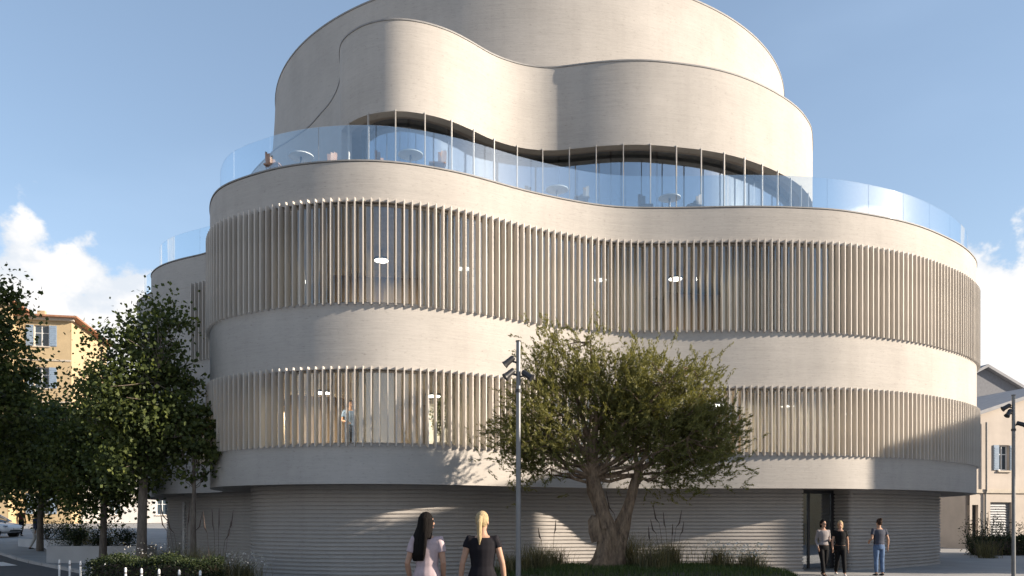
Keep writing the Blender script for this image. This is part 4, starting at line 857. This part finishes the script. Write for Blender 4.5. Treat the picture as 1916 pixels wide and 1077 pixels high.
def person(loc, rz, height, label, arms, legs, top, bottom, hair, vox=0.010, head_turn=0.0, female=True, tw=1.0, shoes='shoe_dark', group=None):
    """local frame faces -Y. arms: [(elbow, wrist)] for x<0 then x>0; legs: [(knee, ankle)]"""
    k = height/1.72; t = empty('person', loc, rz, label, 'person', group)
    S = lambda p: Vector(p)*k
    sh = 0.165*tw if female else 0.19*tw; body = MB()
    torso = [(0.80, 0.14, 0.10), (0.88, 0.168, 0.118), (0.96, 0.16, 0.112), (1.06, 0.125, 0.09), (1.16, 0.135, 0.095), (1.27, 0.155, 0.108), (1.36, 0.165, 0.095), (1.415, 0.125, 0.075), (1.45, 0.065, 0.06), (1.50, 0.05, 0.052), (1.56, 0.048, 0.052)]
    if not female: torso = [(z, rx*(1.12 if z > 1.1 else (1.12 if z > 1.0 else 0.95)), ry*1.05) for z, rx, ry in torso]
    def torso_tube(b, z0, z1, inf, extra=()):
        pts = [(z, rx*tw+inf, ry+inf) for z, rx, ry in torso if z0 <= z <= z1]
        pts = [(z, a, c_) for z, a, c_ in extra]+pts
        b.tube([S((0, 0, z)) for z, _, _ in pts], [(rx*k, ry*k) for _, rx, ry in pts], 16, True, (1, 0, 0))
    torso_tube(body, 0, 2, 0)
    hx = Matrix.Rotation(head_turn, 3, 'Z')
    def H(p): v = hx @ Vector(p); return S((v.x, v.y, v.z+1.61))
    hd = MB(); hd.ball((0, 0.005, 0.02), (0.072, 0.092, 0.105), 14, 10); hd.ball((0, -0.035, -0.055), (0.052, 0.052, 0.055), 12, 8)      # cranium, jaw
    hd.tube([(0, -0.085, 0.02), (0, -0.112, -0.018), (0, -0.09, -0.03)], [0.010, 0.015, 0.012], 6)                                # nose
    for sx in (-1, 1): hd.ball((sx*0.074, 0.01, -0.01), (0.010, 0.02, 0.03), 8, 6)
    body.add([H(p) for p in hd.v], hd.f)
    for i, sx in enumerate((-1, 1)):
        e, w = Vector(arms[i][0]), Vector(arms[i][1]); s0 = Vector((sx*sh, 0, 1.385))
        body.tube([S((sx*sh*0.6, 0, 1.38)), S(s0), S(s0.lerp(e, 0.5)), S(e), S(e.lerp(w, 0.35)), S(w)], [0.05*k, 0.052*k, 0.043*k, 0.036*k, 0.037*k, 0.025*k], 10)
        d = (w-e).normalized(); d = (d+Vector((0, 0, -0.35))).normalized(); side = Vector((0, -1, 0)); side = (side-d*side.dot(d)).normalized(); nn = d.cross(side)
        p1 = w+d*0.085
        body.tube([S(w-d*0.01), S(w+d*0.045), S(p1)], [(0.024*k, 0.018*k), (0.037*k, 0.016*k), (0.036*k, 0.013*k)], 10, True, tuple(side))
        for f_, (o_, L_) in enumerate(((0.027, 0.064), (0.009, 0.074), (-0.009, 0.070), (-0.026, 0.054))):
            a = p1+side*o_-d*0.012; c1 = a+d*L_*0.55+nn*0.004*sx; c2 = c1+(d*0.9-nn*0.35*sx).normalized()*L_*0.5
            body.tube([S(a), S(c1), S(c2)], [0.0088*k, 0.0085*k, 0.007*k], 6)
        a = w+d*0.025+side*0.028; body.tube([S(a), S(a+(d*0.6+side*0.8).normalized()*0.035), S(a+(d*0.85+side*0.5).normalized()*0.068)], [0.011*k, 0.010*k, 0.008*k], 6)
        kn, an = Vector(legs[i][0]), Vector(legs[i][1]); h0 = Vector((sx*0.085, 0, 0.88))
        body.tube([S(h0), S(h0.lerp(kn, 0.5)), S(kn), S(kn.lerp(an, 0.35)), S(an)], [0.085*k, 0.072*k, 0.052*k, 0.052*k, 0.034*k], 10)
        ft = an+Vector((0, -0.03, -0.045)); body.tube([S(an+Vector((0, 0.03, -0.03))), S(ft), S(ft+Vector((0, -0.11, -0.012)))], [(0.032*k, 0.03*k), (0.038*k, 0.03*k), (0.034*k, 0.018*k)], 8, True, (1, 0, 0))
    bo = remeshed('body', body, vox*0.7, SKIN, t, 4)
    for sx in (-1, 1):
        e_ = MB(); e_.ball(H((sx*0.030, -0.083, 0.012)), 0.011*k, 8, 6); e_.obj('eye', 'black', t)
    m_ = MB(); m_.tube([H((-0.022, -0.083, -0.062)), H((0, -0.090, -0.064)), H((0.022, -0.083, -0.062))], 0.006*k, 6); m_.obj('mouth', pmat('lips', (0.36, 0.15, 0.13)), t)
    # --- top garment or dress
    kind, mt, sleeve = top; g = MB()
    if kind == 'dress':
        torso_tube(g, 0.8, 1.42, 0.017, extra=((0.42, 0.27, 0.21), (0.55, 0.245, 0.19), (0.70, 0.21, 0.155)))
    else: torso_tube(g, 0.90 if kind == 'tee' else 0.96, 1.43, 0.017 if kind == 'tee' else 0.012)
    for i, sx in enumerate((-1, 1)):
        e, w = Vector(arms[i][0]), Vector(arms[i][1]); s0 = Vector((sx*sh, 0, 1.39)); pts = [Vector((sx*sh*0.5, 0, 1.375)), s0]
        if sleeve <= 1: pts += [s0.lerp(e, sleeve*0.5), s0.lerp(e, sleeve)]; rr = [0.062, 0.066, 0.060, 0.060]
        else: pts += [s0.lerp(e, 0.5), e, w.lerp(e, 0.08)]; rr = [0.060, 0.062, 0.054, 0.046, 0.034]
        g.tube([S(p) for p in pts], [r*k for r in rr], 10)
    remeshed('dress' if kind == 'dress' else 'shirt', g, vox, mt, t, 8)
    if bottom:
        g = MB(); torso_tube(g, 0.80, 1.0, 0.012)
        for i, sx in enumerate((-1, 1)):
            kn, an = Vector(legs[i][0]), Vector(legs[i][1]); h0 = Vector((sx*0.085, 0, 0.88))
            g.tube([S(h0), S(h0.lerp(kn, 0.5)), S(kn), S(kn.lerp(an, 0.4)), S(kn.lerp(an, 0.96))], [0.098*k, 0.086*k, 0.067*k, 0.065*k, 0.055*k], 10)
        remeshed('trousers', g, vox, bottom, t, 6)
    for i in range(2):
        an = Vector(legs[i][1]); g = MB(); ft = an+Vector((0, -0.03, -0.048)); g.tube([S(an+Vector((0, 0.055, -0.04))), S(ft+Vector((0, 0.03, 0.0))), S(ft+Vector((0, -0.06, -0.008))), S(ft+Vector((0, -0.135, -0.018)))], [(0.030*k, 0.03*k), (0.044*k, 0.036*k), (0.045*k, 0.028*k), (0.028*k, 0.015*k)], 10, True, (1, 0, 0))
        g.obj('shoe', shoes, t, smooth=60)
    hk, hm = hair; g = MB()
    g.ball((0, 0.018, 0.032), (0.083, 0.098, 0.108), 14, 10); cut = []
    if hk == 'long':
        g.tube([(0, 0.05, 0.06), (0.005, 0.062, -0.06), (0.02, 0.085, -0.16), (0.035, 0.105, -0.28), (0.035, 0.115, -0.40), (0.03, 0.112, -0.48)], [(0.078, 0.062), (0.098, 0.06), (0.130, 0.052), (0.152, 0.048), (0.142, 0.045), (0.10, 0.03)], 14, True, (1, 0, 0))
        for sx in (-1, 1): g.tube([(sx*0.072, 0.0, 0.04), (sx*0.082, 0.02, -0.08), (sx*0.095, 0.055, -0.20)], [(0.02, 0.05), (0.022, 0.05), (0.03, 0.04)], 8)
    elif hk == 'pony':
        g.ball((0, 0.105, 0.045), (0.03, 0.03, 0.035)); g.tube([(0, 0.105, 0.05), (0, 0.135, 0.0), (0.004, 0.13, -0.10), (0.0, 0.125, -0.20), (0.006, 0.118, -0.28)], [0.022, 0.034, 0.034, 0.026, 0.008], 10)
    elif hk == 'bun': g.ball((0, 0.085, 0.115), (0.045, 0.045, 0.042)); g.tube([(0, 0.06, 0.02), (0, 0.07, -0.06)], [(0.066, 0.05), (0.05, 0.035)], 10, True, (1, 0, 0))
    elif hk == 'bob':
        g.tube([(0, 0.045, 0.05), (0, 0.05, -0.04), (0, 0.05, -0.11)], [(0.082, 0.07), (0.088, 0.07), (0.075, 0.055)], 12, True, (1, 0, 0))
    V = []
    for p in g.v:                                            # keep the face free
        x, y, z = p
        if y < -0.045 and z < 0.065: y = -0.045
        V.append(H((x, y, z)))
    g.v = [tuple(v) for v in V]; remeshed('hair', g, vox*0.7, hm, t, 3)
    return t
pmat('shoe_dark', (0.03, 0.03, 0.03)); pmat('shoe_white', (0.6, 0.6, 0.58))
for kk, cc in (('hair_black', (0.006, 0.0045, 0.004)), ('hair_blond', (0.36, 0.275, 0.155)), ('hair_brown', (0.035, 0.02, 0.014))):
    m, nt, p, o = new_mat(kk); n_ = mapped_noise(nt, 6, 4, 0.6, (14, 14, 1.0)); nt.links.new(rampnode(nt, n_, [(0.3, tuple(c*0.6 for c in cc)), (0.7, tuple(c*1.4 for c in cc))]), p.inputs['Base Color']); p.inputs['Roughness'].default_value = 0.75; p.inputs['Specular IOR Level'].default_value = 0.1; bump(nt, p, n_, 0.5, 0.02); M[kk] = m
pmat('dress_pink', (0.40, 0.32, 0.335)); pmat('dress_black', (0.010, 0.009, 0.012)); pmat('top_grey', (0.22, 0.20, 0.20)); pmat('cloth_black', (0.006, 0.006, 0.007)); pmat('tee_slate', (0.05, 0.055, 0.075)); pmat('jeans', (0.09, 0.14, 0.24), 0.85, 0.35, 7)
pmat('coat_red', (0.10, 0.025, 0.025)); pmat('coat_navy', (0.03, 0.04, 0.07)); pmat('trouser_pale', (0.45, 0.44, 0.42)); pmat('shirt_blue', (0.12, 0.17, 0.26))
STAND = [((-0.095, 0.0, 0.48), (-0.10, 0.02, 0.085)), ((0.095, -0.0, 0.48), (0.10, 0.02, 0.085))]
STEP = [((-0.09, -0.10, 0.49), (-0.095, -0.20, 0.085)), ((0.09, 0.03, 0.48), (0.095, 0.22, 0.11))]
ARM = lambda a=0.0, b=0.0: [((-0.235, 0.03+a, 1.10), (-0.25, -0.02+a*2, 0.85)), ((0.235, 0.03+b, 1.10), (0.25, -0.02+b*2, 0.85))]
# seen from behind: rotated by 180 degrees, so local x<0 is their side on the right of the picture
person((-1.06, 10.0, 0), R(172), 1.71, 'woman with very long black hair in a pale pink dress seen from behind', [((-0.215, 0.03, 1.11), (-0.19, -0.09, 0.90)), ((0.24, 0.05, 1.10), (0.235, -0.07, 0.87))], STEP, ('dress', 'dress_pink', 0.55), None, ('long', 'hair_black'), 0.009, R(-38))
person((-0.365, 9.9, 0), R(180), 1.72, 'woman with blond ponytail in a black short-sleeved dress seen from behind', [((-0.245, 0.02, 1.10), (-0.275, -0.03, 0.86)), ((0.245, 0.02, 1.10), (0.275, -0.02, 0.86))], STAND, ('dress', 'dress_black', 0.35), None, ('pony', 'hair_blond'), 0.009, R(-14))
person((8.95, 23.05, 0), R(8), 1.60, 'black-haired person in grey top and black trousers at the entrance', [((-0.22, 0.05, 1.10), (-0.20, -0.06, 0.88)), ((0.22, 0.03, 1.12), (0.12, -0.16, 1.12))], STEP, ('shirt', 'top_grey', 1.5), 'cloth_black', ('bob', 'hair_black'), 0.012, R(10))
person((9.48, 23.15, 0), R(-12), 1.57, 'fair-haired person dressed all in black at the entrance', ARM(-0.05, 0.06), [STEP[1], STEP[0]] and [((-0.09, 0.03, 0.48), (-0.095, 0.22, 0.11)), ((0.09, -0.10, 0.49), (0.095, -0.20, 0.085))], ('tee', 'cloth_black', 0.5), 'cloth_black', ('bob', 'hair_blond'), 0.012, R(-10), shoes='shoe_white')
person((10.62, 23.2, 0), R(186), 1.63, 'man in slate t-shirt and blue jeans seen from behind at the right', [((-0.27, 0.04, 1.12), (-0.30, -0.02, 0.87)), ((0.26, 0.05, 1.13), (0.20, -0.18, 1.05))], STAND, ('tee', 'tee_slate', 0.55), 'jeans', ('bun', 'hair_brown'), 0.012, R(8), female=False)
person((-30.3, 49.5, float(gz(-30.3, 49.5))), R(60), 1.72, 'person in dark red coat under the far trees', ARM(), STEP, ('tee', 'coat_red', 1.5), 'cloth_black', ('bob', 'hair_brown'), 0.016)
person((-21.9, 36.9, float(gz(-21.9, 36.9))+0.02), R(150), 1.72, 'person in navy jacket and pale trousers walking by the planters', ARM(0.1, -0.1), STEP, ('tee', 'coat_navy', 1.5), 'trouser_pale', ('bob', 'hair_black'), 0.016, female=False)
person((-4.75, 23.6, 3.40), R(25), 1.72, 'visitor in blue shirt standing behind the lower fins above the hedge', [((-0.24, 0.03, 1.12), (-0.12, -0.15, 1.08)), ((0.26, 0.03, 1.12), (0.14, -0.16, 1.02))], STAND, ('tee', 'shirt_blue', 0.6), 'coat_navy', ('bob', 'hair_brown'), 0.014, female=False)

# ================================================================== CARS
M['carpaint'] = plain('white_car_paint', (0.70, 0.71, 0.72), 0.2, 0, 0.02); M['tyre'] = plain('tyre_rubber', (0.02, 0.02, 0.02), 0.8); M['rim'] = plain('alloy_rim', (0.4, 0.4, 0.42), 0.3, 0.8); M['headlamp'] = plain('headlamp_glass', (0.35, 0.38, 0.42), 0.1); M['carglass'] = plain('car_glass', (0.015, 0.02, 0.025), 0.05); M['tail'] = plain('tail_lamp', (0.30, 0.01, 0.01), 0.2); M['plate'] = plain('number_plate', (0.6, 0.6, 0.58), 0.4)
def car(loc, rz, label):
    t = empty('parked_car', loc, rz, label, 'car')          # nose towards +X
    # stations: x, half width, sill z, belt z
    st = [(-2.02, 0.62, 0.42, 0.78), (-1.95, 0.76, 0.32, 0.93), (-1.6, 0.84, 0.24, 1.0), (-0.8, 0.87, 0.2, 0.98), (0.2, 0.87, 0.2, 0.95), (0.9, 0.86, 0.2, 0.92), (1.4, 0.83, 0.22, 0.86), (1.8, 0.76, 0.26, 0.76), (1.98, 0.64, 0.32, 0.66), (2.06, 0.48, 0.40, 0.58)]
    V = []; n = 12
    for x, w, z0, z1 in st:
        for y, z in ((0, z0), (w*0.9, z0), (w, z0+(z1-z0)*0.35), (w*0.985, z0+(z1-z0)*0.7), (w*0.92, z1-0.03), (w*0.8, z1), (0, z1+0.03), (-w*0.8, z1), (-w*0.92, z1-0.03), (-w*0.985, z0+(z1-z0)*0.7), (-w, z0+(z1-z0)*0.35), (-w*0.9, z0)): V.append((x, y, z))
    F = [(i*n+k, i*n+(k+1) % n, (i+1)*n+(k+1) % n, (i+1)*n+k) for i in range(len(st)-1) for k in range(n)]+[tuple(range(n)), tuple((len(st)-1)*n+k for k in range(n))]
    o = link('body', mesh('body', V, F, 50), 'carpaint', t); sb = o.modifiers.new('sub', 'SUBSURF'); sb.levels = sb.render_levels = 2
    cs = [(-1.9, 0.68, 0.95), (-1.45, 0.66, 1.36), (-0.9, 0.62, 1.46), (-0.1, 0.62, 1.47), (0.35, 0.63, 1.40), (1.15, 0.70, 0.93)]
    V = []; F = []
    for x, w, z in cs:
        for y, zz in ((0.80, 0.93), (w, z-0.03), (w*0.8, z), (-w*0.8, z), (-w, z-0.03), (-0.80, 0.93)): V.append((x, y, zz))
    F = [(i*6+k, i*6+k+1, (i+1)*6+k+1, (i+1)*6+k) for i in range(len(cs)-1) for k in range(5)]
    link('cabin_glass', mesh('cabin_glass', V, F, 50), 'carglass', t)
    V = []
    for x, w, z in cs[1:5]:
        for y, zz in ((w+0.012, z-0.05), (w*0.82, z+0.015), (-w*0.82, z+0.015), (-w-0.012, z-0.05)): V.append((x, y, zz))
    link('roof', mesh('roof', V, [(i*4+k, i*4+k+1, (i+1)*4+k+1, (i+1)*4+k) for i in range(3) for k in range(3)], 50), 'carpaint', t)
    for sy in (-1, 1):
        pl = MB()
        for a, b2 in (((-1.9, 0.80, 0.95), (-1.45, 0.67, 1.35)), ((-0.35, 0.82, 0.95), (-0.35, 0.64, 1.46)), ((1.15, 0.80, 0.94), (0.35, 0.645, 1.40))): pl.tube([(a[0], sy*a[1], a[2]), (b2[0], sy*b2[1], b2[2])], 0.035, 6)
        pl.obj('pillar', 'carpaint', t)
        for x in (-1.28, 1.28):
            w = empty('wheel', (x, sy*0.78, 0.31)); w.parent = t
            m = MB(); R_ = 0.31; pr = [(0.20, -0.09), (0.28, -0.10), (0.31, -0.06), (0.31, 0.06), (0.28, 0.10), (0.20, 0.09)]; N_ = 28
            for k in range(N_):
                a = 2*math.pi*k/N_; m.v += [(r*math.cos(a), y, r*math.sin(a)) for r, y in pr]
            m.f = [(k*6+j, k*6+(j+1) % 6, ((k+1) % N_)*6+(j+1) % 6, ((k+1) % N_)*6+j) for k in range(N_) for j in range(6)]
            m.obj('tyre', 'tyre', w, smooth=40); rm = MB()
            for k in range(5):
                a = 2*math.pi*k/5; rm.tube([(0.03*math.cos(a), sy*0.075, 0.03*math.sin(a)), (0.205*math.cos(a), sy*0.07, 0.205*math.sin(a))], [0.035, 0.028], 6)
            rm.tube([(0, sy*0.02, 0), (0, sy*0.05, 0)], 0.20, 20); rm.obj('rim', 'rim', w)
            MB().tube([(x, sy*0.70, 0.31), (x, sy*0.868, 0.31)], 0.365, 24).obj('wheel_arch', 'tyre', t)
        MB().box((0.72, sy*0.86-0.09, 0.94), (0.90, sy*0.86+0.09, 1.06)).obj('mirror', 'carpaint', t)
        MB().ball((1.82, sy*0.60, 0.66), (0.16, 0.14, 0.075), 12, 8).obj('headlight', 'headlamp', t, smooth=180); MB().ball((-1.93, sy*0.62, 0.82), (0.06, 0.14, 0.10), 12, 8).obj('tail_light', 'tail', t, smooth=180)
        d = MB().box((-0.36, sy*0.872-0.002, 0.30), (-0.345, sy*0.872+0.002, 0.93)).box((0.70, sy*0.872-0.002, 0.30), (0.715, sy*0.872+0.002, 0.93)); d.obj('door_seam', 'tyre', t)
    MB().box((1.98, -0.45, 0.34), (2.085, 0.45, 0.44)).obj('grille', 'tyre', t); MB().box((2.06, -0.24, 0.46), (2.092, 0.24, 0.55)).obj('number_plate', 'plate', t)
    return t
car((-31.6, 48.0, float(gz(-31.6, 48.0))), R(-6), 'white hatchback nosing into view at the left edge')

# ---- potted plant standing on the lower glazed floor
def potted_plant(x, y, z, h, label):
    t = empty('potted_plant', (x, y, z), 0, label, 'plant')
    MB().tube([(0, 0, 0), (0, 0, 0.36), (0, 0, 0.40), (0, 0, 0.38)], [0.13, 0.19, 0.20, 0.17], 16).obj('pot', 'white', t, smooth=40)
    MB().tube(wiggle((0, 0, 0.3), (0.02, 0, h*0.7), 4, 0.02), [0.02, 0.018, 0.016, 0.012, 0.008], 6).obj('stem', 'bark', t)
    P = in_ellipsoids(420, [((0, 0, h*0.62), (0.30, 0.30, h*0.28)), ((0.05, 0, h*0.85), (0.2, 0.2, h*0.15))], 0.5)
    link('foliage', leaves_mesh('foliage', P, 0.12, 0.45, rng.uniform(0, 1, len(P)), 'leaf', 0.5), None, t)
potted_plant(-2.05, 22.7, 3.40, 1.75, 'tall potted plant behind the lower fins above the blond woman')
